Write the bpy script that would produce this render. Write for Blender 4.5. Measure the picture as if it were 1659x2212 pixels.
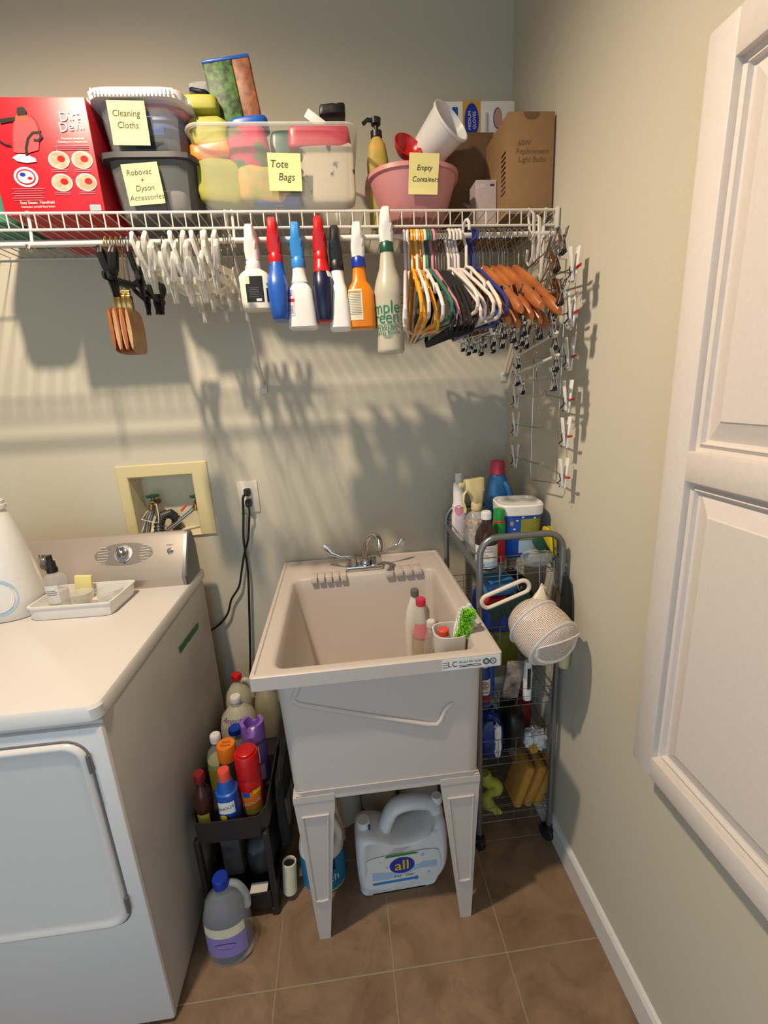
import bpy, bmesh, math, random
from math import sin, cos, pi, radians
from mathutils import Vector, Matrix, noise
for o in list(bpy.data.objects): bpy.data.objects.remove(o, do_unlink=True)
S = bpy.context.scene; COL = S.collection
random.seed(7)
# ------------------------------------------------------------------ camera
CAM = Vector((-.5995, -1.6094, 1.4519)); F_PX = 980.68
_p, _y, _r = -.2604, .0862, -.0546
_fw = Vector((sin(_y)*cos(_p), cos(_y)*cos(_p), sin(_p)))
_rt = _fw.cross(Vector((0, 0, 1))).normalized(); _up = _rt.cross(_fw)
RT = _rt*cos(_r) + _up*sin(_r); UP = _up*cos(_r) - _rt*sin(_r)
cd = bpy.data.cameras.new('camera'); cam = bpy.data.objects.new('camera', cd); COL.objects.link(cam)
cd.sensor_fit = 'VERTICAL'; cd.sensor_height = 24; cd.lens = F_PX/2212*24; cd.clip_start = .02
cam.matrix_world = Matrix(((RT.x, UP.x, -_fw.x, CAM.x), (RT.y, UP.y, -_fw.y, CAM.y), (RT.z, UP.z, -_fw.z, CAM.z), (0, 0, 0, 1)))
S.camera = cam
# ------------------------------------------------------------------ world, lights, exposure
W = bpy.data.worlds.new('world'); S.world = W; W.use_nodes = True
W.node_tree.nodes['Background'].inputs[0].default_value = (.50, .75, 1, 1)
W.node_tree.nodes['Background'].inputs[1].default_value = 1.35
LAMP = (-1.20, -1.04, 2.72)
def spot(loc, energy, color, size, blend, rad, rot=(0, 0, 0)):
    l = bpy.data.lights.new('ceiling_lamp_light', 'SPOT'); l.energy = energy; l.color = color
    l.spot_size = radians(size); l.spot_blend = blend; l.shadow_soft_size = rad
    o = bpy.data.objects.new('ceiling_lamp_light', l); o.location = loc; o.rotation_euler = rot; COL.objects.link(o); return o
spot(LAMP, 108, (1, .83, .63), 158, .75, .035)
S.view_settings.view_transform = 'Standard'; S.view_settings.look = 'None'
S.view_settings.exposure = .42; S.view_settings.gamma = 1; S.view_settings.use_curve_mapping = False

def at(px, py, X=None, Y=None, Z=None):
    d = _fw + RT*((px-829.5)/F_PX) - UP*((py-1106)/F_PX)
    if X is not None: t = (X-CAM.x)/d.x
    elif Y is not None: t = (Y-CAM.y)/d.y
    else: t = (Z-CAM.z)/d.z
    return CAM + d*t
# ------------------------------------------------------------------ materials
def lin(h):
    h = h.lstrip('#'); c = [int(h[i:i+2], 16)/255 for i in (0, 2, 4)]
    return [(x/12.92 if x <= .04045 else ((x+.055)/1.055)**2.4) for x in c] + [1]
MATS = {}
def mat(name, col, rough=.5, metal=0, alpha=1, bump=0, scale=60, var=.05, trans=0, col2=None, spec=.5, sub=0, thr=None, kind='noise'):
    m = bpy.data.materials.new(name); m.use_nodes = True; nt = m.node_tree; N = nt.nodes; L = nt.links
    b = N['Principled BSDF']; b.inputs['Roughness'].default_value = rough; b.inputs['Metallic'].default_value = metal
    b.inputs['Alpha'].default_value = alpha; b.inputs['Transmission Weight'].default_value = trans
    b.inputs['Specular IOR Level'].default_value = spec
    if sub: b.inputs['Subsurface Weight'].default_value = sub; b.inputs['Subsurface Scale'].default_value = .01
    tc = N.new('ShaderNodeTexCoord')
    if kind == 'voronoi':
        no = N.new('ShaderNodeTexVoronoi'); no.inputs['Scale'].default_value = scale; fac = no.outputs['Distance']
    else:
        no = N.new('ShaderNodeTexNoise'); no.inputs['Scale'].default_value = scale; no.inputs['Detail'].default_value = 3; fac = no.outputs['Fac']
    L.new(tc.outputs['Object'], no.inputs['Vector'])
    c = lin(col); c2 = lin(col2) if col2 else [min(1, x*(1-var)) for x in c[:3]]+[1]
    cr = N.new('ShaderNodeValToRGB'); cr.color_ramp.elements[0].color = c2; cr.color_ramp.elements[1].color = c
    lo, hi = thr or (.3, .7)
    cr.color_ramp.elements[0].position = lo; cr.color_ramp.elements[1].position = hi
    L.new(fac, cr.inputs[0]); L.new(cr.outputs[0], b.inputs['Base Color'])
    if bump:
        bp = N.new('ShaderNodeBump'); bp.inputs['Strength'].default_value = bump; bp.inputs['Distance'].default_value = .002
        L.new(fac, bp.inputs['Height']); L.new(bp.outputs[0], b.inputs['Normal'])
    MATS[name] = m; return m
mat('wall_paint', '#c9c1ad', .75, bump=.25, scale=260, var=.03)
mat('ceiling_paint', '#c9c6ba', .85)
mat('trim_white', '#dcd9d3', .4)
mat('cabinet_white', '#d8cec6', .42, bump=.05, scale=120)
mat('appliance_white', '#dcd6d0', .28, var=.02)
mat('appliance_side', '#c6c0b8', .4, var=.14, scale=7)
mat('tub', '#cbbfb6', .42, bump=.12, scale=420, var=.10)
mat('wire_white', '#d8d0c4', .38)
mat('chrome', '#c8c8c8', .12, 1)
mat('console_silver', '#b9aea4', .34, .45, var=.04, scale=200)
mat('console_oval', '#8b837c', .4, .3)
mat('steel_gray', '#84878a', .36, .75)
mat('gold', '#c8a560', .25, 1)
mat('black_plastic', '#141313', .42)
mat('black_flock', '#171616', .9)
mat('black_rubber', '#1b1b1c', .6)
mat('black_cart', '#221b18', .55)
mat('white_plastic', '#e4e0da', .35)
mat('white_gloss', '#e9e6e2', .2)
mat('frost', '#dcd8cc', .35, alpha=.62)
mat('frost_light', '#e6e2d8', .3, alpha=.45)
mat('clear', '#dfe3e2', .08, alpha=.22)
mat('clear_bin', '#cfd0cc', .15, alpha=.11)
mat('clear_film', '#dfe6e4', .12, alpha=.28, bump=.6, scale=30)
mat('vinegar', '#a89f80', .25, alpha=.75)
mat('jug_haze', '#c9c2ac', .32, alpha=.80)
mat('amber_liquid', '#c7a778', .15, alpha=.75)
mat('cream', '#ddd3c0', .38)
mat('cream_yellow', '#d8c994', .5)
mat('box_putty', '#d6c795', .5, var=.04)
mat('yellow_paper', '#ecdf93', .75, var=.03)
mat('ink', '#2b2623', .7)
mat('red', '#c01418', .32)
mat('red_card', '#bd1424', .42, var=.10, scale=6)
mat('dark_red', '#7d1018', .5)
mat('crimson', '#b81e3a', .35)
mat('pink_cap', '#d23a58', .4)
mat('coral', '#e0523c', .35)
mat('pink_tub', '#c98583', .4)
mat('rose', '#cf7f8d', .4)
mat('blue', '#1a55ae', .35)
mat('deep_blue', '#14316e', .3)
mat('royal', '#16349c', .3)
mat('navy', '#0e1638', .3)
mat('sky_blue', '#2f86cc', .35)
mat('deterg_blue', '#3a78b4', .35)
mat('pale_blue', '#a9c7dc', .5)
mat('teal_label', '#2079a6', .4)
mat('teal', '#3d8a74', .5)
mat('green', '#1f8a3c', .35)
mat('sg_green', '#147a55', .5)
mat('dark_green', '#0f4a36', .35)
mat('hanger_green', '#2d6455', .35)
mat('valve_green', '#0c4a30', .4)
mat('lime', '#a4e63e', .8, col2='#7fcc26', scale=90)
mat('picture_red', '#d8464a', .4)
mat('dark_liquid', '#2c2140', .2)
mat('olive', '#9a9836', .7, bump=.4, scale=25, var=.25)
mat('yellow_green', '#a9a63a', .6, bump=.4, scale=20, var=.2)
mat('tape_green', '#1e7a4c', .6)
mat('bristle_green', '#16302c', .8, var=.5, scale=200)
mat('yellow', '#e6c41c', .4)
mat('hanger_yellow', '#e59a14', .32)
mat('mustard', '#cf9a32', .7, var=.12, scale=30)
mat('sponge', '#c08a35', .85, bump=.6, scale=150, var=.2)
mat('orange', '#e8791c', .35)
mat('orange_bottle', '#d97c14', .28)
mat('purple', '#8a5fb8', .35)
mat('purple_dark', '#5b4690', .35)
mat('lilac', '#8c7bb5', .45)
mat('lavender', '#cfc3cd', .35)
mat('blue_hanger', '#27357f', .35)
mat('wood', '#b8703c', .32, col2='#8f4d24', scale=14)
mat('pale_wood', '#c79f74', .5, col2='#a77c52', scale=20)
mat('binder_wood', '#b08a58', .6)
mat('cardboard', '#93704a', .8, var=.08, scale=30)
mat('cardboard_dark', '#6f5236', .85)
mat('pink_grey', '#b9a8a4', .5)
mat('grey_plastic', '#6d6d70', .4)
mat('charcoal', '#3a3a3c', .45)
mat('label_white', '#e5e1da', .5)
mat('label_cream', '#dcd2b2', .5)
mat('label_black', '#1a1714', .4)
mat('brown_bottle', '#33201a', .18)
mat('dark_amber', '#3c1c12', .25)
mat('brass', '#8a6f42', .35, .9)
mat('skin_tone', '#b98a72', .6)
mat('cloth_blue', '#2f4a8a', .85, bump=.5, scale=20, col2='#1c2a4c')
mat('cloth_dark', '#1c2028', .8, col2='#3a4048', scale=14)
mat('cloth_grey', '#77706a', .8, col2='#3b3a3c', scale=12)
mat('floral', '#c4b79e', .8, col2='#35343c', scale=16, thr=(.42, .46))
mat('produce', '#46702a', .5, col2='#1c3310', scale=70, thr=(.40, .62), bump=.4)
mat('bread_photo', '#9c5a2c', .5, col2='#5a2c16', scale=60)
mat('produce_yellow', '#cf9a4a', .6, col2='#7f8c34', scale=26)
mat('magenta_print', '#b3204a', .6, col2='#35602c', scale=22, thr=(.40, .5))
mat('blue_pack', '#1d3f9c', .4, col2='#0e1c4c', scale=22)
mat('mixed_pack', '#b8a99a', .5, col2='#4a3a34', scale=30)
mat('pegs', '#cfa98a', .6, col2='#a57c5e', scale=45, bump=.4)
mat('oxi_blue', '#1c55b4', .35)
mat('lip', '#8e8983', .5)
mat('outlet_hole', '#18161a', .5)
def liquid(): pass
# floor tiles
def tile_material():
    m = bpy.data.materials.new('floor_tile'); m.use_nodes = True; nt = m.node_tree; N = nt.nodes; L = nt.links
    b = N['Principled BSDF']; tc = N.new('ShaderNodeTexCoord')
    mp = N.new('ShaderNodeMapping'); mp.inputs['Location'].default_value = (.568, .778, 0)
    L.new(tc.outputs['Object'], mp.inputs[0])
    br = N.new('ShaderNodeTexBrick'); br.offset = 0; br.squash = 1
    br.inputs['Scale'].default_value = 1; br.inputs['Mortar Size'].default_value = .0026; br.inputs['Mortar Smooth'].default_value = .4
    br.inputs['Brick Width'].default_value = .302; br.inputs['Row Height'].default_value = .302
    L.new(mp.outputs[0], br.inputs['Vector'])
    n1 = N.new('ShaderNodeTexNoise'); n1.inputs['Scale'].default_value = 6; n1.inputs['Detail'].default_value = 8; n1.inputs['Roughness'].default_value = .65; n1.inputs['Distortion'].default_value = 1.2
    L.new(tc.outputs['Object'], n1.inputs['Vector'])
    r = N.new('ShaderNodeValToRGB'); r.color_ramp.elements[0].position = .32; r.color_ramp.elements[0].color = lin('#6c543e')
    r.color_ramp.elements[1].position = .68; r.color_ramp.elements[1].color = lin('#927459')
    e = r.color_ramp.elements.new(.5); e.color = lin('#80664d')
    L.new(n1.outputs['Fac'], r.inputs[0])
    mx = N.new('ShaderNodeMix'); mx.data_type = 'RGBA'; L.new(br.outputs['Fac'], mx.inputs['Factor'])
    L.new(r.outputs[0], mx.inputs[6]); mx.inputs[7].default_value = lin('#8f7e6a')
    L.new(mx.outputs[2], b.inputs['Base Color']); b.inputs['Roughness'].default_value = .48
    bp = N.new('ShaderNodeBump'); bp.inputs['Strength'].default_value = .5; bp.inputs['Distance'].default_value = .003
    mm = N.new('ShaderNodeMath'); mm.operation = 'MULTIPLY_ADD'; L.new(br.outputs['Fac'], mm.inputs[0]); mm.inputs[1].default_value = -1; L.new(n1.outputs['Fac'], mm.inputs[2])
    L.new(mm.outputs[0], bp.inputs['Height']); L.new(bp.outputs[0], b.inputs['Normal'])
    MATS['floor_tile'] = m
tile_material()
def net_material(name, col, pitch, width, extra=.12):
    """woven net: solid threads, open holes (alpha)"""
    m = bpy.data.materials.new(name); m.use_nodes = True; nt = m.node_tree; N = nt.nodes; L = nt.links
    b = N['Principled BSDF']; b.inputs['Base Color'].default_value = lin(col); b.inputs['Roughness'].default_value = .8
    tc = N.new('ShaderNodeTexCoord'); sp = N.new('ShaderNodeSeparateXYZ'); L.new(tc.outputs['UV'], sp.inputs[0])
    outs = []
    for k in (0, 1):
        a = N.new('ShaderNodeMath'); a.operation = 'MODULO'; L.new(sp.outputs[k], a.inputs[0]); a.inputs[1].default_value = pitch
        c = N.new('ShaderNodeMath'); c.operation = 'LESS_THAN'; L.new(a.outputs[0], c.inputs[0]); c.inputs[1].default_value = width
        outs.append(c)
    mxx = N.new('ShaderNodeMath'); mxx.operation = 'MAXIMUM'; L.new(outs[0].outputs[0], mxx.inputs[0]); L.new(outs[1].outputs[0], mxx.inputs[1])
    m2 = N.new('ShaderNodeMath'); m2.operation = 'MAXIMUM'; L.new(mxx.outputs[0], m2.inputs[0]); m2.inputs[1].default_value = extra
    L.new(m2.outputs[0], b.inputs['Alpha']); MATS[name] = m
net_material('mesh_net', '#e0d0c4', .0042, .0017, .18)

# ------------------------------------------------------------------ mesh builder
TXT = {}
def text_geo(s, size):
    k = s
    if k not in TXT:
        cu = bpy.data.curves.new('t', 'FONT'); cu.body = s; cu.align_x = 'CENTER'; cu.align_y = 'CENTER'; cu.size = 1; cu.space_line = .9
        cu.resolution_u = 3
        ob = bpy.data.objects.new('t', cu); COL.objects.link(ob)
        dg = bpy.context.evaluated_depsgraph_get(); dg.update()
        me = ob.evaluated_get(dg).to_mesh()
        TXT[k] = ([(v.co.x, v.co.y) for v in me.vertices], [tuple(p.vertices) for p in me.polygons])
        ob.evaluated_get(dg).to_mesh_clear()
        bpy.data.objects.remove(ob, do_unlink=True); bpy.data.curves.remove(cu)
    vs, fs = TXT[k]
    return [(x*size, y*size) for x, y in vs], fs
class MB:
    def __init__(s): s.v = []; s.f = []; s.m = []; s.uv = {}
    def add(s, vs, fs, m):
        o = len(s.v); s.v += [tuple(v) for v in vs]
        for f in fs: s.f.append(tuple(i+o for i in f)); s.m.append(m)
        return s
    def box(s, c, d, m, bev=0, rot=None, seg=2):
        bm = bmesh.new(); bmesh.ops.create_cube(bm, size=1)
        for v in bm.verts: v.co = Vector((v.co.x*d[0], v.co.y*d[1], v.co.z*d[2]))
        if bev: bmesh.ops.bevel(bm, geom=bm.edges[:], offset=min(bev, min(d)*.49), segments=seg, affect='EDGES', profile=.5)
        M = Matrix.Translation(c)
        if rot is not None: M = M @ (rot if isinstance(rot, Matrix) else Matrix.Rotation(rot, 4, 'Z'))
        bm.verts.index_update()
        s.add([M @ v.co for v in bm.verts], [[v.index for v in f.verts] for f in bm.faces], m); bm.free(); return s
    def loft(s, rings, m, cap0=True, cap1=True):
        n = len(rings[0]); vs = [p for r in rings for p in r]; fs = []
        for i in range(len(rings)-1):
            for j in range(n):
                k = (j+1) % n; fs.append((i*n+j, i*n+k, (i+1)*n+k, (i+1)*n+j))
        if cap0: fs.append(tuple(reversed(range(n))))
        if cap1: fs.append(tuple(range((len(rings)-1)*n, len(rings)*n)))
        return s.add(vs, fs, m)
    def secs(s, secs, m, c=(0, 0, 0), seg=32, cap0=True, cap1=True, M=None):
        """sections (z, a, b, n[, dx, dy])"""
        rings = []
        for q in secs:
            z, a, b, n = q[:4]; dx = q[4] if len(q) > 4 else 0; dy = q[5] if len(q) > 5 else 0
            ring = []
            for j in range(seg):
                t = 2*pi*j/seg; r = srad(t, a, b, n)
                p = Vector((c[0]+dx+r*cos(t), c[1]+dy+r*sin(t), c[2]+z)); ring.append(M @ p if M else p)
            rings.append(ring)
        return s.loft(rings, m, cap0, cap1)
    def lathe(s, prof, m, c=(0, 0, 0), seg=28, cap0=True, cap1=True, M=None):
        return s.secs([(z, r, r, 2) for r, z in prof], m, c, seg, cap0, cap1, M)
    def tube(s, pts, r, m, seg=8, closed=False, flat=None):
        P = [Vector(p) for p in pts]
        P = [p for i, p in enumerate(P) if i == 0 or (p-P[i-1]).length > 1e-6]
        n = len(P); rings = []
        T = []
        for i in range(n):
            if closed: d = P[(i+1) % n]-P[i-1]
            else: d = P[min(i+1, n-1)]-P[max(i-1, 0)]
            T.append(d.normalized())
        up = Vector((0, 0, 1)) if abs(T[0].z) < .9 else Vector((1, 0, 0))
        u = T[0].cross(up).normalized()
        for i in range(n):
            u = (u - T[i]*u.dot(T[i])).normalized(); w = T[i].cross(u)
            rr = r[i] if isinstance(r, (list, tuple)) else r
            ra, rb = (rr, rr) if not flat else (rr*flat[0], rr*flat[1])
            rings.append([P[i]+u*ra*cos(2*pi*j/seg)+w*rb*sin(2*pi*j/seg) for j in range(seg)])
        if closed: rings.append(rings[0]); return s.loft(rings, m, False, False)
        return s.loft(rings, m)
    def text(s, t, size, fn, m, shear=0):
        vs, fs = text_geo(t, size)
        return s.add([fn(x+shear*y, y) for x, y in vs], fs, m)
    def blob(s, c, d, m, n=3, amp=.12, freq=3, seed=0, nu=24, nv=16, rot=None):
        rings = []
        R = rot or Matrix.Identity(4)
        for i in range(nv+1):
            ph = -pi/2+pi*i/nv
            ring = []
            for j in range(nu):
                th = 2*pi*j/nu
                f = lambda v: (abs(v)**(2/n))*(1 if v >= 0 else -1)
                p = Vector((f(cos(ph))*f(cos(th)), f(cos(ph))*f(sin(th)), f(sin(ph))))
                k = 1+amp*noise.noise(p*freq+Vector((seed, seed*2.3, 0)))
                p = Vector((p.x*d[0]/2*k, p.y*d[1]/2*k, p.z*d[2]/2*k)); ring.append(R @ p + Vector(c))
            rings.append(ring)
        return s.loft(rings, m, True, True)
    def build(s, name, parent=None, smooth=True, angle=38):
        me = bpy.data.meshes.new(name); me.from_pydata(s.v, [], s.f)
        ms = list(dict.fromkeys(s.m))
        for q in ms: me.materials.append(MATS[q])
        idx = {q: i for i, q in enumerate(ms)}
        me.polygons.foreach_set('material_index', [idx[q] for q in s.m])
        if smooth:
            me.polygons.foreach_set('use_smooth', [True]*len(s.f)); me.set_sharp_from_angle(angle=radians(angle))
        me.update()
        o = bpy.data.objects.new(name, me); COL.objects.link(o)
        if parent: o.parent = parent
        return o
def srad(t, a, b, n):
    return (abs(cos(t)/a)**n+abs(sin(t)/b)**n)**(-1/n)
def arc(c, r, a0, a1, n, plane='xz'):
    out = []
    for i in range(n+1):
        t = radians(a0+(a1-a0)*i/n); u, w = r*cos(t), r*sin(t)
        out.append((c[0]+u, c[1], c[2]+w) if plane == 'xz' else (c[0], c[1]+u, c[2]+w) if plane == 'yz' else (c[0]+u, c[1]+w, c[2]))
    return out
def rrect(w, h, r, n=5):
    """2-D rounded rectangle outline"""
    out = []
    for cx, cy, a in ((w/2-r, h/2-r, 0), (-w/2+r, h/2-r, 90), (-w/2+r, -h/2+r, 180), (w/2-r, -h/2+r, 270)):
        for i in range(n+1):
            t = radians(a+90*i/n); out.append((cx+r*cos(t), cy+r*sin(t)))
    return out
def tag(o, label, cat, group=None):
    o['label'] = label; o['category'] = cat
    if group: o['group'] = group
    return o
def thing(name, label, cat, loc=(0, 0, 0), rz=0, group=None, rot=None):
    o = bpy.data.objects.new(name, None); COL.objects.link(o); o.location = loc; o.empty_display_size = .02
    o.rotation_euler = rot or (0, 0, rz); return tag(o, label, cat, group)
def struct(o): o['kind'] = 'structure'; return o
def copy_tree(o, parent=None):
    c = o.copy(); COL.objects.link(c)
    if parent: c.parent = parent
    for ch in list(o.children): copy_tree(ch, c)
    return c
KIDS = {}
def dup(o, loc, label, rot=None):
    c = copy_tree(o); c.location = loc
    if rot is not None: c.rotation_euler = rot
    c['label'] = label; return c
class Body:
    def __init__(s, secs): s.s = secs
    def p(s, th, z, off=0):
        q = s.s
        i = 0
        while i < len(q)-2 and z > q[i+1][0]: i += 1
        a, b = q[i], q[i+1]; t = (z-a[0])/max(1e-9, b[0]-a[0]); t = max(0, min(1, t))
        v = [a[k]+(b[k]-a[k])*t for k in range(1, 4)]
        dx = (a[4] if len(a) > 4 else 0)*(1-t)+(b[4] if len(b) > 4 else 0)*t
        dy = (a[5] if len(a) > 5 else 0)*(1-t)+(b[5] if len(b) > 5 else 0)*t
        r = srad(th, *v)+off
        return Vector((dx+r*cos(th), dy+r*sin(th), z))
    def band(s, mb, z0, z1, a0, a1, m, off=.0006, nz=6, na=20):
        vs = []
        for i in range(nz+1):
            for j in range(na+1):
                vs.append(s.p(radians(a0+(a1-a0)*j/na), z0+(z1-z0)*i/nz, off))
        fs = [(i*(na+1)+j, i*(na+1)+j+1, (i+1)*(na+1)+j+1, (i+1)*(na+1)+j) for i in range(nz) for j in range(na)]
        mb.add(vs, fs, m); return mb
    def text(s, mb, t, size, thc, zc, m, off=.0012, shear=0, rot=0, stretch=1):
        r0 = (s.p(radians(thc), zc).xy - Vector((0, 0))).length
        c, sn = cos(rot), sin(rot)
        def fn(x, y):
            x, y = x*stretch, y
            x, y = x*c-y*sn, x*sn+y*c
            return s.p(radians(thc)+x/r0, zc+y, off)
        mb.text(t, size, fn, m, shear)
    def ell(s, mb, thc, zc, rx, rz, m, off=.001, n=28):
        r0 = s.p(radians(thc), zc).xy.length
        vs = [s.p(radians(thc), zc, off)]+[s.p(radians(thc)+rx*cos(2*pi*i/n)/r0, zc+rz*sin(2*pi*i/n), off) for i in range(n)]
        mb.add(vs, [(0, 1+i, 1+(i+1) % n) for i in range(n)], m)
def cap(parent, z, r, h, m, name='cap', ribs=True, x=0, y=0, taper=.96):
    mb = MB(); mb.lathe([(r, 0), (r, h*.1), (r*taper, h*.92), (r*taper*.93, h)], m, (x, y, z), 24)
    if ribs:
        for i in range(24):
            a = 2*pi*i/24; mb.box((x+r*cos(a), y+r*sin(a), z+h*.45), (.0012, .0012, h*.8), m, rot=a)
    return mb.build(name, parent)
def trigger(parent, z, m, m2=None, hook=False, s=1.0):
    """spray head: nozzle toward +y, collar at the neck"""
    m2 = m2 or m
    mb = MB(); mb.lathe([(.0165*s, 0), (.0170*s, .003*s), (.0165*s, .02*s), (.0135*s, .024*s)], m2, (0, 0, z), 20); mb.build('collar', parent)
    mb = MB()
    mb.secs([(.022*s, .0150*s, .013*s, 5), (.042*s, .0165*s, .017*s, 7, 0, .002), (.058*s, .0150*s, .027*s, 8, 0, .008), (.064*s, .0125*s, .030*s, 8, 0, .010), (.090*s, .0108*s, .031*s, 8, 0, .011), (.094*s, .0090*s, .028*s, 8, 0, .010)], m, (0, 0, z), 28)
    mb.box((0, .050*s, z+.078*s), (.013*s, .016*s, .014*s), m, .003)
    mb.build('spray_head', parent)
    mb = MB(); mb.tube([(0, .034*s, z+.064*s), (0, .044*s, z+.05*s), (0, .046*s, z+.03*s), (0, .038*s, z+.008*s), (0, .040*s, z-.004*s)], .005*s, m, 8, flat=(1.4, .6)); mb.build('trigger', parent)
def open_bin(mb, w, d, h, t, m, taper=.88, n=7, rim=.008, seg=48, rimm=None):
    a, b = w/2, d/2
    outer = [(0, a*taper, b*taper, n), (.006, a*taper+.002, b*taper+.002, n), (h-rim, a-rim*.7, b-rim*.7, n), (h-rim, a, b, n), (h, a, b, n)]
    inner = [(h, a-t-rim*.5, b-t-rim*.5, n), (h-rim, a-t-rim*.8, b-t-rim*.8, n), (t+.004, a*taper-t, b*taper-t, n), (t, a*taper-t-.004, b*taper-t-.004, n)]
    return mb.secs(outer+inner, m, seg=seg)
def note(parent, c, w, h, lines, size, tilt=0, name='sticky_note', lean=0):
    """yellow sticky note facing -y"""
    mb = MB(); n = 6; vs = []
    def fn(u, v, off=0):
        x, z = u*cos(tilt)-v*sin(tilt), u*sin(tilt)+v*cos(tilt)
        curl = .004*max(0, -(v/h+.1))**2*4
        return Vector((c[0]+x, c[1]-off-curl+v*lean, c[2]+z))
    for k in (0, .0004):
        for i in range(n+1):
            for j in range(n+1): vs.append(fn(-w/2+w*j/n, -h/2+h*i/n, k))
    N2 = (n+1)**2
    fs = [(i*(n+1)+j+N2, i*(n+1)+j+1+N2, (i+1)*(n+1)+j+1+N2, (i+1)*(n+1)+j+N2) for i in range(n) for j in range(n)]
    fs += [(i*(n+1)+j, (i+1)*(n+1)+j, (i+1)*(n+1)+j+1, i*(n+1)+j+1) for i in range(n) for j in range(n)]
    mb.add(vs, fs, 'yellow_paper')
    for s_, u, v in lines: mb.text(s_, size, lambda x, y: fn(x+u, y+v, .0009), 'ink', .18)
    return mb.build(name, parent, smooth=False)
# ================================================================== ROOM
XL, YF, ZC = -2.75, -2.45, 2.80
mb = MB(); mb.box(((XL+.1)/2-.05, YF/2, -.03), (abs(XL)+.4, abs(YF)+.4, .06), 'floor_tile'); struct(mb.build('floor', smooth=False))
# back wall with the recess of the washer box cut out
a = at(275, 1030, Y=0); b_ = at(436, 1145, Y=0); rx0, rx1, rz1, rz0 = a.x, b_.x, a.z-.004, b_.z-.012
mb = MB()
for x0, x1, z0, z1 in ((XL, rx0, 0, ZC), (rx1, .12, 0, ZC), (rx0, rx1, 0, rz0), (rx0, rx1, rz1, ZC)):
    mb.box(((x0+x1)/2, .06, (z0+z1)/2), (x1-x0, .12, z1-z0), 'wall_paint')
struct(mb.build('wall_back', smooth=False))
mb = MB(); mb.box((.06, YF/2, ZC/2), (.12, -YF, ZC), 'wall_paint'); struct(mb.build('wall_right', smooth=False))
# unseen front wall with doorway, added to keep daylight off the upper walls
mb = MB(); dx0, dx1, dz = -2.15, -.45, 2.0
for x0, x1, z0, z1 in ((XL, dx0, 0, ZC), (dx1, 0, 0, ZC), (dx0, dx1, dz, ZC)): mb.box(((x0+x1)/2, YF-.06, (z0+z1)/2), (x1-x0, .12, z1-z0), 'wall_paint')
struct(mb.build('wall_front_added', smooth=False))
mb = MB()
for x in (dx0-.03, dx1+.03): mb.box((x, YF+.008, dz/2), (.06, .016, dz), 'trim_white', .003)
mb.box(((dx0+dx1)/2, YF+.008, dz+.03), (dx1-dx0+.12, .016, .06), 'trim_white', .003); struct(mb.build('trim_1'))
mb = MB(); mb.box((XL-.06, YF/2, ZC/2), (.12, -YF, ZC), 'wall_paint'); struct(mb.build('wall_left', smooth=False))
mb = MB(); mb.box((XL/2, YF/2, ZC+.04), (abs(XL)+.3, -YF+.3, .08), 'ceiling_paint'); struct(mb.build('ceiling', smooth=False))
def base(name, p0, p1, out):
    mb = MB(); h = .086; t = .013
    p0, p1, out = Vector(p0), Vector(p1), Vector(out)
    prof = [(0, 0), (t, 0), (t, h-.012), (t*.55, h-.003), (0, h)]
    vs = [p+out*u+Vector((0, 0, z)) for p in (p0, p1) for u, z in prof]; n = len(prof)
    fs = [(i, (i+1) % n, n+(i+1) % n, n+i) for i in range(n)]+[tuple(range(n)), tuple(range(2*n-1, n-1, -1))]
    mb.add(vs, fs, 'trim_white'); struct(mb.build(name, smooth=False))
base('baseboard_right', (0, 0, 0), (0, YF, 0), (-1, 0, 0)); base('baseboard_back', (XL, 0, 0), (-.013, 0, 0), (0, -1, 0))
# ceiling can lamp above the dryer: trim ring, bulb
t = thing('ceiling_lamp', 'round white recessed ceiling lamp above the dryer', 'lamp', (LAMP[0], LAMP[1], ZC))
mb = MB(); mb.lathe([(.085, -.001), (.085, -.006), (.06, -.008), (.06, -.001)], 'trim_white', cap0=False, cap1=False); mb.build('trim_ring', t)

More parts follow.
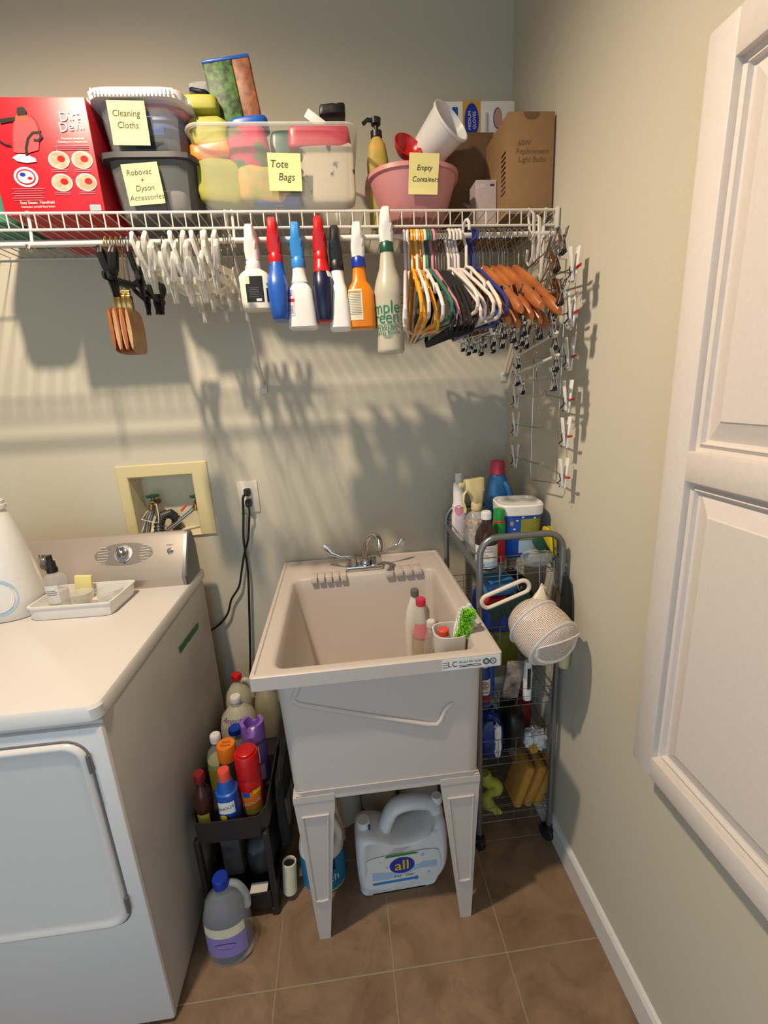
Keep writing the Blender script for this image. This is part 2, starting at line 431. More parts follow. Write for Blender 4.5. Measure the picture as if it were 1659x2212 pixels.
# ================================================================== CABINET on the right wall (two raised panels)
def cabinet():
    X = -.062
    y0 = at(1365, 1632, X=X).y; zb = at(1365, 1632, X=X).z; zt = at(1515, 90, X=X).z; y1 = y0-.42
    t = thing('wall_cabinet', 'tall shallow white cabinet with two raised panels mounted on the right wall', 'cabinet', (0, (y0+y1)/2, zb))
    hw = (y0-y1)/2; H = zt-zb
    mb = MB(); mb.box((-.019, 0, H/2), (.036, 2*hw-.012, H-.012), 'cabinet_white', .002); mb.build('case', t)
    # door: stiles, rails, raised panels
    sy = y0-at(1485, 975, X=X).y
    sw = y0-at(1408, 1635, X=X).y
    sw = (sw+sy)/2
    zm1 = at(1488, 975, X=X).z-zb; zm0 = at(1478, 1040, X=X).z-zb; zbr = at(1408, 1637, X=X).z-zb; ztr = H-.055
    print('cab', sw, zm0, zm1, zbr, H)
    door = MB(); d = .024; cx = X+d/2
    for s_ in (-1, 1): door.box((cx, s_*(hw-sw/2), H/2), (d, sw, H), 'cabinet_white', .004)
    pw = 2*hw-2*sw
    for z0, z1 in ((0, zbr), (zm0, zm1), (ztr, H)): door.box((cx, 0, (z0+z1)/2), (d, pw+.004, z1-z0), 'cabinet_white', .003)
    dd = door.build('door', t)
    for z0, z1 in ((zbr, zm0), (zm1, ztr)):
        q = MB(); h = z1-z0; w = pw
        def ring(ins, x): return [(x, w/2-ins, z0+ins), (x, -w/2+ins, z0+ins), (x, -w/2+ins, z1-ins), (x, w/2-ins, z1-ins)]
        q.loft([ring(-.001, X+.012), ring(.006, X+.014), ring(.012, X+.009), ring(.014, X+.016), ring(.018, X+.017), ring(.046, X+.007), ring(.048, X+.005)], 'cabinet_white', False, True)
        q.build('raised_panel', dd, smooth=False)
cabinet()

# ================================================================== WASHER OUTLET BOX
def outlet_box():
    c0 = at(248, 1008, Y=0); c1 = at(470, 1152, Y=0); cT = at(447, 996, Y=0)
    X0, X1, Z1, Z0 = c0.x, c1.x, c0.z, c1.z
    cx, cz = (X0+X1)/2, (Z0+Z1)/2
    t = thing('washer_outlet_box', 'cream plastic recessed washer supply box in the back wall behind the dryer', 'outlet box', (cx, 0, Z0))
    mb = MB(); a0, a1, b0, b1 = rx0-cx, rx1-cx, rz0-Z0, rz1-Z0; A, B = X1-cx, Z1-Z0
    def rg(x0, x1, z0, z1, y): return [(x0, y, z0), (x1, y, z0), (x1, y, z1), (x0, y, z1)]
    mb.loft([rg(-A, A, 0, B, 0), rg(-A, A, 0, B, -.005), rg(-A+.003, A-.003, .003, B-.003, -.007), rg(a0-.002, a1+.002, b0-.002, b1+.002, -.007), rg(a0+.002, a1-.002, b0+.002, b1-.002, -.004)], 'box_putty', False, False)
    mb.build('flange', t, smooth=False)
    mb = MB(); mb.loft([rg(a0+.002, a1-.002, b0+.002, b1-.002, -.004), rg(a0+.006, a1-.006, b0+.006, b1-.004, .085)], 'label_cream', False, True); mb.build('recess', t, smooth=False)
    for k, (px, s_) in enumerate(((329, 1), (424, 1))):
        p = at(px, 1072, Y=.035); x, z = p.x-cx, p.z-Z0
        v = MB(); v.lathe([(.009, 0), (.011, .004), (.011, .022), (.007, .024), (.007, .034)], 'brass', (x, .035, z-.038), 16)
        v.tube([(x, .08, z-.028), (x, .03, z-.028), (x, .012, z-.03), (x, .006, z-.045)], .009, 'brass', 12); vv = v.build('valve', t)
        w = MB()
        w.lathe([(.004, 0), (.016, .002), (.019, .006), (.015, .009), (.004, .008)], 'valve_green', (x, .035, z-.004), 24)
        for i in range(6):
            a = 2*pi*i/6; w.lathe([(.005, 0), (.005, .007)], 'valve_green', (x+.018*cos(a), .035+.018*sin(a), z-.003), 10)
        w.build('handwheel', vv)
    # hoses: braided steel, bundled with a tie, plus grey drain hose
    def P(px, py, Y): q = at(px, py, Y=Y); return (q.x-cx, q.y, q.z-Z0)
    h = MB(); h.tube([P(329, 1085, .03), P(322, 1100, .015), P(314, 1120, 0), P(309, 1150, -.02), P(300, 1200, -.03)], .0075, 'chrome', 10)
    h.tube([P(333, 1085, .03), P(331, 1105, .02), P(324, 1128, .01), P(320, 1160, -.01)], .006, 'steel_gray', 10)
    h.build('supply_hose', t)
    h = MB(); h.tube([P(424, 1092, .03), P(410, 1106, .02), P(385, 1127, .01), P(362, 1145, .0), P(335, 1175, -.02)], .007, 'chrome', 10); h.build('supply_hose', t)
    h = MB()
    A_, B_ = Vector(P(412, 1098, .012)), Vector(P(386, 1122, .004)); h.tube([A_, B_], .009, 'clear', 10, flat=(1, .4)); h.tube([Vector(P(391, 1104, .0)), Vector(P(402, 1091, .004))], .004, 'coral', 8); h.build('hose_tag', t)
    h = MB(); pts = [P(345, 1160, -.015), P(343, 1135, .01), P(350, 1115, .03), P(366, 1108, .04), P(380, 1118, .05), P(384, 1150, .06)]
    h.tube(pts, .014, 'charcoal', 14)
    for i in range(len(pts)-1):
        for k in range(4):
            q = Vector(pts[i]).lerp(Vector(pts[i+1]), k/4); d = (Vector(pts[i+1])-Vector(pts[i])).normalized()*.0025
            h.tube([q-d, q+d], .0165, 'charcoal', 14)
    h.build('drain_hose', t)
    h = MB(); h.tube([P(337, 1088, .02), P(342, 1110, .0), P(343, 1130, -.005), P(330, 1128, -.01), P(306, 1122, -.01), P(318, 1105, .005), P(334, 1090, .02)], .0016, 'white_plastic', 6, True); h.build('cable_tie', t)
outlet_box()

# ================================================================== ELECTRICAL OUTLET, PLUGS, CORDS
def outlet():
    a0 = at(511, 1040, Y=0); c = at(561, 1105, Y=0); x0, x1 = a0.x, a0.x+.07; z1, z0 = a0.z, a0.z-.114; cx, cz = (x0+x1)/2, (z0+z1)/2
    t = thing('electrical_outlet', 'cream duplex electrical outlet on the back wall with two black plugs', 'outlet', (cx, 0, cz))
    mb = MB(); mb.box((0, -.003, 0), (.07, .006, .114), 'cream', .003); mb.lathe([(.003, 0), (.003, .0012)], 'brass', (0, -.006, 0), 10, M=Matrix.Translation((0, 0, 0)) ); mb.build('cover_plate', t)
    for s_ in (-1, 1):
        m2 = MB(); m2.box((0, -.0066, s_*.0195), (.033, .003, .028), 'label_white', .004)
        for q in (-.006, .006): m2.box((q, -.0083, s_*.0195+.003), (.0022, .0006, .008), 'outlet_hole')
        m2.build('socket', t)
    def cord(name, label, zz, pts, r):
        k = thing(name, label, 'power cord', (cx, -.008, cz+zz), group='black power cords')
        q = MB(); q.secs([(0, .011, .013, 4), (.012, .012, .014, 4), (.024, .009, .010, 3), (.032, .004, .005, 2)], 'black_plastic', M=Matrix.Rotation(pi/2, 4, 'X'), seg=20); q.build('plug', k)
        w = Vector((cx, -.008, cz+zz)); pp = [Vector((0, -.018, -.004))]+[p-w for p in pts]
        sp = []
        for i in range(len(pp)-1):
            p0, p1, p2, p3 = pp[max(i-1, 0)], pp[i], pp[i+1], pp[min(i+2, len(pp)-1)]
            for j in range(6):
                u = j/6; sp.append(.5*((2*p1)+(p2-p0)*u+(2*p0-5*p1+4*p2-p3)*u*u+(3*p1-p0-3*p2+p3)*u**3))
        sp.append(pp[-1]); q = MB(); q.tube(sp, r, 'black_plastic', 8); q.build('cable', k)
    A = lambda px, py, Y=-.02: at(px, py, Y=Y)
    cord('power_cord', 'black power cord in the upper socket running down behind the laundry tub', .0195,
         [A(525, 1075, -.03), A(526, 1110), A(526, 1160), A(531, 1200), A(536, 1240), A(538, 1300), A(540, 1380), A(541, 1440), A(541, 1520), Vector((at(541, 1520, Y=-.02).x, -.02, .06))], .0042)
    cord('power_cord', 'black power cord in the lower socket curving away behind the dryer', -.0195,
         [A(539, 1108, -.03), A(538, 1130), A(536, 1165), A(527, 1200), A(521, 1240), A(516, 1268), A(500, 1295), A(492, 1325), A(475, 1348), A(450, 1365), A(410, 1385)], .0038)
outlet()

# ================================================================== DRYER
def dryer():
    x1 = -1.103; wd = .69; x0 = x1-wd; cx = (x0+x1)/2; y0, y1 = -.808, -.10; cy = (y0+y1)/2; H = .90
    t = thing('dryer', 'white front loading clothes dryer with silver control console', 'dryer', (cx, cy, 0))
    hw = wd/2; hd = (y1-y0)/2
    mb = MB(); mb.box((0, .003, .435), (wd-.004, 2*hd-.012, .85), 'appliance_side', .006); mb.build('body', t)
    mb = MB(); mb.box((0, -hd+.008, .43), (wd-.002, .018, .842), 'appliance_white', .007); mb.build('front_panel', t)
    # top with chamfered front corners and soft edge
    def outline(ins, z):
        w, c = hw-ins, .022
        pts = []
        L = [(w, hd-ins), (w, -hd+ins+c), ]
        for i in range(7):
            a = -radians(90*i/6); pts.append((w-c+c*cos(a), -hd+ins+c+c*sin(a)))
        o = [(w, hd-ins)]+pts+[(-x, y) for x, y in reversed(pts)]+[(-w, hd-ins)]
        return [(x, y-.002, z) for x, y in o]
    mb = MB(); mb.loft([outline(.001, .862), outline(-.003, .868), outline(-.003, .892), outline(.001, .8985), outline(.008, .901)], 'appliance_white'); mb.build('top_panel', t, angle=32)
    # console (profile extruded along x)
    prof = [(-.243-cy, .900), (-.2475-cy, .930), (-.2435-cy, .9375), (-.172-cy, 1.0445), (-.160-cy, 1.0535), (-.135-cy, 1.05), (-.115-cy, 1.0), (-.11-cy, .90)]
    def con(x, k=1): 
        c = (-.17-cy, .96); return [(x, c[0]+(y-c[0])*k, c[1]+(z-c[1])*k) for y, z in prof]
    mb = MB(); xs = hw-.002
    mb.loft([con(-xs, .9), con(-xs+.006), con(xs-.014)], 'console_silver', True, False); mb.loft([con(xs-.014), con(xs-.004, .99), con(xs, .93)], 'steel_gray', False, True)
    cons = mb.build('console', t, angle=25)
    # plane of the console face
    A = Vector((0, -.240-cy, .942)); B = Vector((0, -.176-cy, 1.038)); up = (B-A).normalized(); nrm = Vector((1, 0, 0)).cross(up)
    def F(x, v, off=0): return A+Vector((x, 0, 0))+up*v+nrm*off
    M = Matrix(((1, up.x, nrm.x, 0), (0, up.y, nrm.y, 0), (0, up.z, nrm.z, 0), (0, 0, 0, 1)))
    def place(px, py):
        best = None
        w0 = A+Vector((cx, cy, 0)); d = at(px, py, Z=0)-CAM
        u = (w0-CAM).dot(nrm)/d.dot(nrm); p = CAM+d*u-Vector((cx, cy, 0)); return p.x, (p-A).dot(up)
    kx, kv = place(268, 1197); bx, bv = place(368, 1190); lx, lv = place(101, 1212)
    ow = (place(333, 1190)[0]-place(207, 1200)[0])/2
    mb = MB(); n = 48
    mb.add([F(kx, kv, .0012)]+[F(kx+ow*cos(2*pi*i/n), kv+.036*sin(2*pi*i/n), .0012) for i in range(n)], [(0, 1+i, 1+(i+1) % n) for i in range(n)], 'console_oval')
    for i in range(7):       # printed scale lines
        for s_ in (-1, 1): 
            v = kv-.026+.0085*i; w = .010+.006*cos((i-3)*.5)
            c = F(kx+s_*(ow*.72), v, .0016); mb.box(c, (w*2, .0004, .0012), 'label_white', rot=Matrix.Rotation(math.atan2(up.z, -nrm.z*0+up.y)-pi/2, 4, 'X'))
    mb.build('dial_scale', cons, smooth=False)
    def dial(x, v, r, name='timer_knob'):
        T = Matrix.Translation(F(x, v)) @ M
        q = MB()
        if name == 'timer_knob':
            q.lathe([(r*1.42, .0015), (r*1.42, .004), (r*1.05, .005)], 'label_white', M=T, seg=40)
            for i in range(28):
                a = 2*pi*i/36+.9; c = T @ Vector((r*1.25*cos(a), r*1.25*sin(a), .0052)); q.box(c, (.0012, r*.22, .0006), 'royal', rot=Matrix.Rotation(0, 4, 'X') @ M @ Matrix.Rotation(a-pi/2, 4, 'Z'))
        q.lathe([(r, .002), (r, .016), (r*.88, .021), (r*.6, .0225)], 'chrome', M=T, seg=36)
        q.box(T @ Vector((0, 0, .025)), (.007, r*1.75, .012), 'chrome', .002, rot=M @ Matrix.Rotation(.5, 4, 'Z'))
        q.build(name, cons)
    dial(kx, kv, .0185); dial(lx, lv, .016, 'option_knob')
    q = MB(); T = Matrix.Translation(F(bx, bv)) @ M; q.lathe([(.0095, .0005), (.0095, .003), (.0085, .0035)], 'chrome', M=T); q.lathe([(.0075, .003), (.0073, .006), (.005, .0075)], 'grey_plastic', M=T); q.build('start_button', cons)
    q = MB(); q.text('START', .007, lambda x, y: F(bx-.003+x, bv+.019+y, .0012), 'charcoal'); q.build('lettering', cons, smooth=False)
    # door: rounded raised panel with dark seam and hinge pins
    xr = at(180, 1640, Y=y0).x-cx; zt = at(120, 1606, Y=y0).z; zb = at(250, 1995, Y=y0).z; w = .50
    cxd = xr+.012-w/2; czd = (zt+zb)/2; hh = zt-zb
    def rr(ins, y, r): return [(cxd+x, y, czd+z) for x, z in rrect(w-2*ins, hh-2*ins, r, 6)][::-1]
    q = MB(); q.loft([rr(0, -hd-.001, .04), rr(0, -hd-.006, .04), rr(.004, -hd-.011, .038), rr(.010, -hd-.012, .034), rr(.016, -hd-.008, .03), rr(.03, -hd-.008, .02)], 'appliance_white', False, True)
    door = q.build('door', t, angle=50)
    q = MB(); q.tube([(cxd+x, -hd-.0015, czd+z) for x, z in rrect(w+.006, hh+.006, .043, 6)], .0020, 'grey_plastic', 6, True); q.build('door_seal', door)
    for z in (zt-.05, zb+.06):
        q = MB(); q.tube([(cxd+w/2+.003, -hd-.008, z-.02), (cxd+w/2+.003, -hd-.008, z+.02)], .0045, 'steel_gray', 10); q.build('hinge', t)
    # green painters tape and scuffs on the side
    X = x1-cx
    p0 = at(388, 1405, X=x1); p1 = at(428, 1350, X=x1)
    q = MB(); d = (p1-p0).normalized(); nn = Vector((0, -d.z, d.y)); o = Vector((cx, cy, 0)); vs = []
    k = 14
    for i in range(k+1):
        c = p0.lerp(p1, i/k)-o; wv = .009+.0012*sin(i*2.1); c.x = X+.001+.0015*sin(i*.7)**2
        vs += [c+nn*wv, c-nn*wv, c-nn*wv-Vector((.0012, 0, 0)), c+nn*wv-Vector((.0012, 0, 0))]
    q.loft([vs[i*4:i*4+4] for i in range(k+1)], 'tape_green'); q.build('painters_tape', t)
dryer()

# ================================================================== LAUNDRY TUB
def tub():
    x0, x1, y0, y1 = -.838, -.270, -.722, -.016; cx, cy = (x0+x1)/2, (y0+y1)/2; hw, hd = (x1-x0)/2, (y1-y0)/2; Z = .86
    t = thing('laundry_tub', 'deep speckled beige plastic laundry tub on four tapered legs', 'sink', (cx, cy, 0))
    def ring(ax, bx, ay, by, r, z, n=6):
        """x from ax..bx, y from ay..by rounded"""
        w, h = bx-ax, by-ay; return [((ax+bx)/2+x, (ay+by)/2+y, z) for x, y in rrect(w, h, r, n)]
    ix0, ix1 = -.800-cx+.012, -.318-cx-.002; iy0, iy1 = -.684-cy, -.180-cy
    fx0, fx1, fy0, fy1 = -.735-cx, -.333-cx, -.62-cy, -.235-cy
    mb = MB()
    mb.loft([ring(-.227, .240, -hd+.03, hd-.06, .03, .485), ring(-.227, .240, -hd+.03, hd-.06, .03, .50), ring(-.236, .247, -hd+.025, hd-.06, .03, .825), ring(-hw+.006, hw-.006, -hd+.006, hd-.003, .012, .828),
             ring(-hw, hw, -hd, hd, .008, .83), ring(-hw, hw, -hd, hd, .008, .862), ring(-hw+.0035, hw-.0035, -hd+.0035, hd-.0035, .008, .8645), ring(-hw+.009, hw-.009, -hd+.009, hd-.009, .008, .8645), ring(-hw+.0115, hw-.0115, -hd+.0115, hd-.0115, .008, .8605),
             ring(ix0-.012, ix1+.010, iy0-.010, iy1+.010, .035, .8600), ring(ix0-.004, ix1+.004, iy0-.003, iy1+.003, .03, .8575), ring(ix0, ix1, iy0, iy1, .03, .852), ring(ix0+.006, ix1-.004, iy0+.006, iy1-.004, .03, .82),
             ring(fx0, fx1, fy0, fy1, .035, .56), ring(fx0+.01, fx1-.01, fy0+.01, fy1-.01, .03, .545), ring(fx0+.03, fx1-.03, fy0+.03, fy1-.03, .02, .54)], 'tub', True, True)
    body = mb.build('basin', t, angle=42)
    # drain
    q = MB(); q.lathe([(.04, .5415), (.038, .543), (.03, .542), (.028, .5405)], 'steel_gray', (-.02, .0, 0)); q.build('drain', t)
    # deck backsplash ledge
    # soap dish ribs
    for gx0, gx1 in ((at(680, 1240, Z=Z).x, at(742, 1240, Z=Z).x), (at(838, 1225, Z=Z).x, at(900, 1225, Z=Z).x)):
        n = 5 if gx0 < -.6 else 4
        q = MB()
        for i in range(n):
            x = gx0+(gx1-gx0)*i/(n-1)-cx
            if gx0 > -.55: pass
            q.box((x, iy1+.012, .8625), ((gx1-gx0)/(n-1)*.84, .05, .0045), 'tub', .002); q.box((x, iy1-.010, .853), ((gx1-gx0)/(n-1)*.84, .012, .016), 'tub', .003)
        q.build('soap_rest', t)
    # raised V shaped rim of the front panel
    F = lambda px, py: (at(px, py, Y=-.697).x-cx, -.697-cy, at(px, py, Y=-.697).z)
    pts = [F(645, 1478), F(637, 1500), F(632, 1510), F(640, 1519), F(660, 1524), F(760, 1540), F(860, 1555), F(925, 1565), F(944, 1565), F(953, 1555), F(962, 1532), F(972, 1522), F(977, 1522)]
    q = MB(); q.tube(pts, .0055, 'tub', 10, flat=(1, 1.2))
    q.build('front_ridge', t)
    q = MB(); q.box((.006, -hd+.0285, .515), (.462, .0026, .003), 'tub', .001); q.build('panel_seam', t)
    # sloping front recess panel above the ridge
    # legs: L shaped, tapering, with recessed faces
    LEG = {}
    for sx in (-1, 1):
        for sy in (-1, 1):
            q = MB(); X = .241 if sx > 0 else -.229; Y = (-.335+.001 if sy < 0 else .290); ya = -hd+.028 if sy < 0 else hd-.058
            Hh = .50
            def sec(z, w, ox, oy):
                # L section: outer corner at (X,ya); w leg width; th thickness
                th = .012; cxx = X-sx*ox; cyy = ya-sy*oy
                P = [(0, 0), (w, 0), (w, th), (th, th), (th, w), (0, w)]
                pp = [(cxx-sx*u, cyy-sy*v, z) for u, v in P]
                return pp if sx*sy > 0 else pp[::-1]
            q.loft([sec(0, .030, .022, .012), sec(.012, .032, .021, .012), sec(.30, .072, .010, .004), sec(.475, .100, .001, .001), sec(.483, .102, .0, -.0005), sec(.50, .102, .0, -.0005)], 'tub')
            # frame ribs on the front face (raised border)
            def face(u, z):      # point on outer front face at fraction u of its width
                k = min(1, z/.475); w = .030+(.098-.030)*k; ox = .022*(1-k)+.002*k; oy = .012*(1-k)
                return (X-sx*(ox+u*w), ya-sy*(oy)+sy*.001, z)
            q.tube([face(.16, .15), face(.16, .44), face(.84, .44), face(.84, .15), face(.5, .145)], .003, 'tub', 6, True)
            lg = q.build('leg', t, smooth=False)
    # sticker
    q = MB(); yy = -hd-.0006
    S0 = at(955, 1437, Y=y0).x-cx; S1 = hw-.006
    q.box(((S0+S1)/2, yy, .846), (S1-S0, .0008, .028), 'label_white')
    yy -= .0008
    q.text('LC', .019, lambda x, y: (S0+.024+x, yy, .846+y), 'ink')
    q.text('Model MS-2620', .0082, lambda x, y: (S0+.064+x, yy, .850+y), 'ink')
    for z in (.842, .8385): q.box((S0+.064, yy, z), (.052, .0004, .0012), 'ink')
    for z in (.852, .846, .840): q.box((S0+.007, yy, z), (.012, .0004, .0010), 'ink')
    for k, xx in enumerate((S0+.102, S0+.118)):
        q.tube([(xx+.0068*cos(2*pi*i/24), yy, .846+.0068*sin(2*pi*i/24)) for i in range(24)], .0010, 'ink', 6, True)
        if k == 0: q.tube([(xx+.0042*cos(2*pi*i/20), yy, .846+.0042*sin(2*pi*i/20)) for i in range(20)], .0006, 'ink', 6, True)
        else: q.text('SA', .006, lambda x, y: (xx+x, yy, .846+y), 'ink')
    q.build('sticker', t, smooth=False)
    # faucet
    fx = at(787, 1225, Z=.87).x; fy = -.135
    f = thing('faucet', 'chrome two handle faucet with gooseneck spout and wing levers on the laundry tub', 'faucet', (fx, fy, .8605))
    def P(px, py, y): q_ = at(px, py, Y=y); return Vector((q_.x-fx, q_.y-fy, q_.z-.8605))
    q = MB(); q.box((0, 0, .009), (.128, .046, .018), 'chrome', .005); q.build('base', f)
    for s_, lev in ((-1, [P(758, 1203, -.13), P(735, 1203, -.125), P(715, 1196, -.115), P(703, 1184, -.11), P(698, 1178, -.11)]), (1, [P(822, 1196, -.13), P(838, 1188, -.125), P(854, 1184, -.115), P(866, 1176, -.11), P(871, 1164, -.11)])):
        q = MB(); q.lathe([(.020, .016), (.021, .020), (.019, .040), (.017, .044), (.010, .048)], 'chrome', (s_*.042, 0, 0), 8)
        h = q.build('valve_cap', f, smooth=False)
        q = MB(); q.tube(lev, [.005, .005, .009, .015, .010], 'chrome', 12, flat=(.40, 1)); q.build('lever', h)
    q = MB(); q.lathe([(.017, .016), (.017, .030), (.012, .036)], 'chrome', (.006, 0, 0), 8)
    q.build('spout_nut', f)
    pts = [Vector((.006, 0, .03)), Vector((.005, -.002, .06)), P(792, 1172, -.14), P(800, 1160, -.155), P(808, 1157, -.17), P(817, 1163, -.19), P(820, 1180, -.21), P(818, 1192, -.22)]
    sp = []
    for i in range(len(pts)-1):
        p0, p1, p2, p3 = pts[max(i-1, 0)], pts[i], pts[i+1], pts[min(i+2, len(pts)-1)]
        for j in range(5):
            u = j/5; sp.append(.5*((2*p1)+(p2-p0)*u+(2*p0-5*p1+4*p2-p3)*u*u+(3*p1-p0-3*p2+p3)*u**3))
    sp.append(pts[-1])
    q = MB(); q.tube(sp, .010, 'chrome', 16); q.build('spout', f)
tub()

# ================================================================== WIRE SHELF
def zs(x): return 1.873-.0128*x
SX0, SX1, SY = -2.2, -.004, -.349
RY = -.3635
def rod_z(x): return 1.8205-.004*(x+1.371)
def shelf():
    t = thing('wire_shelf', 'long white coated wire shelf with hanging rod along the back wall', 'shelf', (0, 0, 0))
    w = .0032
    mb = MB()
    for y, dz in ((SY, 0), (SY+.001, -.034), (-.17, -.004), (-.004, -.004)):
        r = w if y < -.3 else w*.85
        mb.tube([(SX0, y, zs(SX0)+dz), (SX1, y, zs(SX1)+dz)], r, 'wire_white', 8)
    n = int((SX1-SX0)/.0305)
    for i in range(n+1):
        x = SX1-.006-i*.0305; z = zs(x)
        mb.tube([(x, -.004, z), (x, SY+.003, z), (x, SY-.001, z-.003), (x, SY-.001, z-.036)], .0016, 'wire_white', 6)
    mb.build('wire_deck', t)
    mb = MB(); mb.tube([(SX0, RY, rod_z(SX0)-.0), (-.02, RY, rod_z(-.02))], .0062, 'wire_white', 12); mb.build('hanging_rod', t)
    # rod hooks
    for px in (62, 505, 1148):
        x = at(px, 520, Y=RY).x
        q = MB(); z0 = zs(x)
        rz = rod_z(x)
        q.tube([(x, SY+.006, z0+.006), (x, SY+.006, z0-.02), (x, SY-.002, rz+.01), (x, RY-.012, rz-.012)]+[(x, RY+.012*cos(radians(a)), rz+.012*sin(radians(a))) for a in range(200, 380, 20)], .0035, 'wire_white', 8); q.build('rod_hook', t)
    # diagonal braces with wall plates
    for a_, b_ in (((570, 838), at(488, 470, Y=SY+.004).x), ((1088, 812), -.035)):
        p = at(*a_, Y=-.006); x = b_; q = MB()
        q.tube([(x, SY+.004, zs(x)+.006), (x, SY+.008, zs(x)-.01), (p.x+.001, -.02, p.z+.02), (p.x, -.006, p.z+.006)], .006, 'wire_white', 8, flat=(1.2, .7))
        q.box((p.x, -.004, p.z-.002), (.020, .005, .032), 'wire_white', .003); q.lathe([(.003, 0), (.003, .004)], 'steel_gray', (p.x, 0, p.z), 10, M=Matrix.Translation((0, -.007, 0)))
        q.build('brace', t)
    q = MB(); x = SX1
    q.box((x-.004, -.175, zs(x)-.016), (.008, .36, .004), 'wire_white', .002); q.box((x-.004, SY, zs(x)-.018), (.009, .02, .05), 'wire_white', .003); q.build('end_bracket', t)
shelf()
# ================================================================== ON THE SHELF
FY = -.335      # front faces of what stands on the shelf
def noteline(parent, txt, c, size, m='ink'): pass
def red_box():
    a = at(19, 457, Y=FY); b = at(227, 453, Y=FY); x0 = a.x-.01; x1 = b.x; z0 = zs(x1)+.0025; zt = at(181, 209, Y=FY).z
    w = x1-x0; h = zt-z0; d = .31; cx = (x0+x1)/2
    t = thing('product_box', 'tall red cardboard box picturing a handheld steam cleaner at the left end of the shelf', 'box', (cx, FY+d/2, z0))
    q = MB(); q.box((0, 0, h/2), (w, d, h), 'red_card', .0015); q.build('carton', t)
    y = -d/2-.0012; q = MB()
    def B(px, py): p = at(px, py, Y=FY); return p.x-cx, p.z-z0
    def disc(px, py, rpx, rpz, m, off=0, n=24):
        x, z = B(px, py); k = .00105
        q.add([(x, y-off, z)]+[(x+rpx*k*cos(2*pi*i/n), y-off, z+rpz*k*sin(2*pi*i/n)) for i in range(n)], [(0, 1+(i+1) % n, 1+i) for i in range(n)][::1], m)
    def T(s_, px, py, size, m='label_white', rot=0):
        x0_, z0_ = B(px, py)
        q.text(s_, size, lambda u, v: (x0_+u*cos(rot)-v*sin(rot), y-.0004, z0_+u*sin(rot)+v*cos(rot)), m)
    T('Dirt', 150, 252, .026, rot=.1); T('Devil', 155, 274, .026, rot=.1)
    T('Powerful, Handheld', 158, 300, .0062); T('Cleaning in a Compact Size', 157, 307, .0058)
    for i in range(3): 
        x_, z_ = B(157, 316+i*4); q.box((x_, y, z_), (.07, .0003, .0012), 'rose')
    for px, py in ((128, 346), (178, 346), (135, 395), (187, 394)):
        disc(px, py, 22, 17, 'label_white'); disc(px, py, 20, 15, 'pegs', .0004); disc(px+5, py-2, 8, 6, 'red', .0008); disc(px-7, py+3, 6, 5, 'skin_tone', .0008)
        for k in (0, 1):
            x_, z_ = B(px+2, py+21+k*4); q.box((x_, y, z_), (.035, .0003, .001), 'rose')
    disc(57, 383, 25, 19, 'label_white'); disc(57, 383, 20, 15, 'red', .0003); disc(57, 383, 17, 12, 'label_white', .0006); disc(50, 378, 6, 4, 'royal', .0009); disc(66, 386, 5, 3, 'red', .0009)
    for i in range(6):
        x_, z_ = B(62, 408+i*5); q.box((x_, y, z_), (.07-.01*(i % 2), .0003, .001), 'rose')
    T('Easy Steam  Handheld', 82, 438, .0085); T('Nettoyeur portatif Easy Steam', 84, 447, .006)
    x_, z_ = B(207, 449); q.box((x_, y, z_), (.024, .0004, .012), 'label_white')
    for i in range(8): q.box((x_-.009+i*.0025, y-.0003, z_), (.001, .0003, .009), 'ink')
    q.build('printing', t, smooth=False)
    # printed picture of the steam cleaner (flat picture on the carton)
    q = MB()
    def poly(pts, m, off):
        vs = [(B(*p)[0], y-off, B(*p)[1]) for p in pts]; q.add(vs, [tuple(range(len(vs)))], m)
    poly([(31, 330), (29, 290), (31, 262), (40, 255), (70, 253), (80, 266), (87, 300), (84, 325), (60, 332)], 'picture_red', .0006)
    poly([(37, 244), (38, 233), (52, 232), (58, 240), (57, 250), (40, 252)], 'black_plastic', .0009)
    poly([(36, 250), (60, 250), (64, 262), (32, 262)], 'coral', .0008)
    poly([(2, 268), (0, 258), (20, 255), (34, 253), (34, 262), (18, 265)], 'black_plastic', .0010)
    poly([(28, 341), (40, 334), (60, 335), (78, 343), (80, 350), (60, 353), (38, 349)], 'label_white', .0009)
    def strip(pts, wpx, m, off):
        o = [Vector(p) for p in pts]; L, R_ = [], []
        for i, p in enumerate(o):
            d_ = (o[min(i+1, len(o)-1)]-o[max(i-1, 0)]).normalized(); n_ = Vector((-d_.y, d_.x))*wpx; L.append(p+n_); R_.append(p-n_)
        for i in range(len(o)-1): poly([L[i], L[i+1], R_[i+1], R_[i]], m, off)
    strip([(60, 338), (58, 320), (62, 300), (72, 288), (86, 287), (91, 296), (84, 305), (74, 303)], 3, 'black_plastic', .0012)
    strip([(0, 305), (12, 313), (26, 316)], 1.6, 'black_plastic', .0012)
    strip([(68, 250), (78, 262), (88, 285)], 2, 'dark_red', .0012)
    q.build('picture', t, smooth=False)
    # teal thing left of the box
    p = at(-6, 440, Y=FY+.03)
    t2 = thing('storage_tub', 'teal plastic tub at the far left end of the shelf, beside the red box', 'tub', (x0-.075, FY+.15, zs(x0)+.0025))
    q = MB(); open_bin(q, .13, .24, .12, .002, 'teal'); q.build('tub_shell', t2)
red_box()

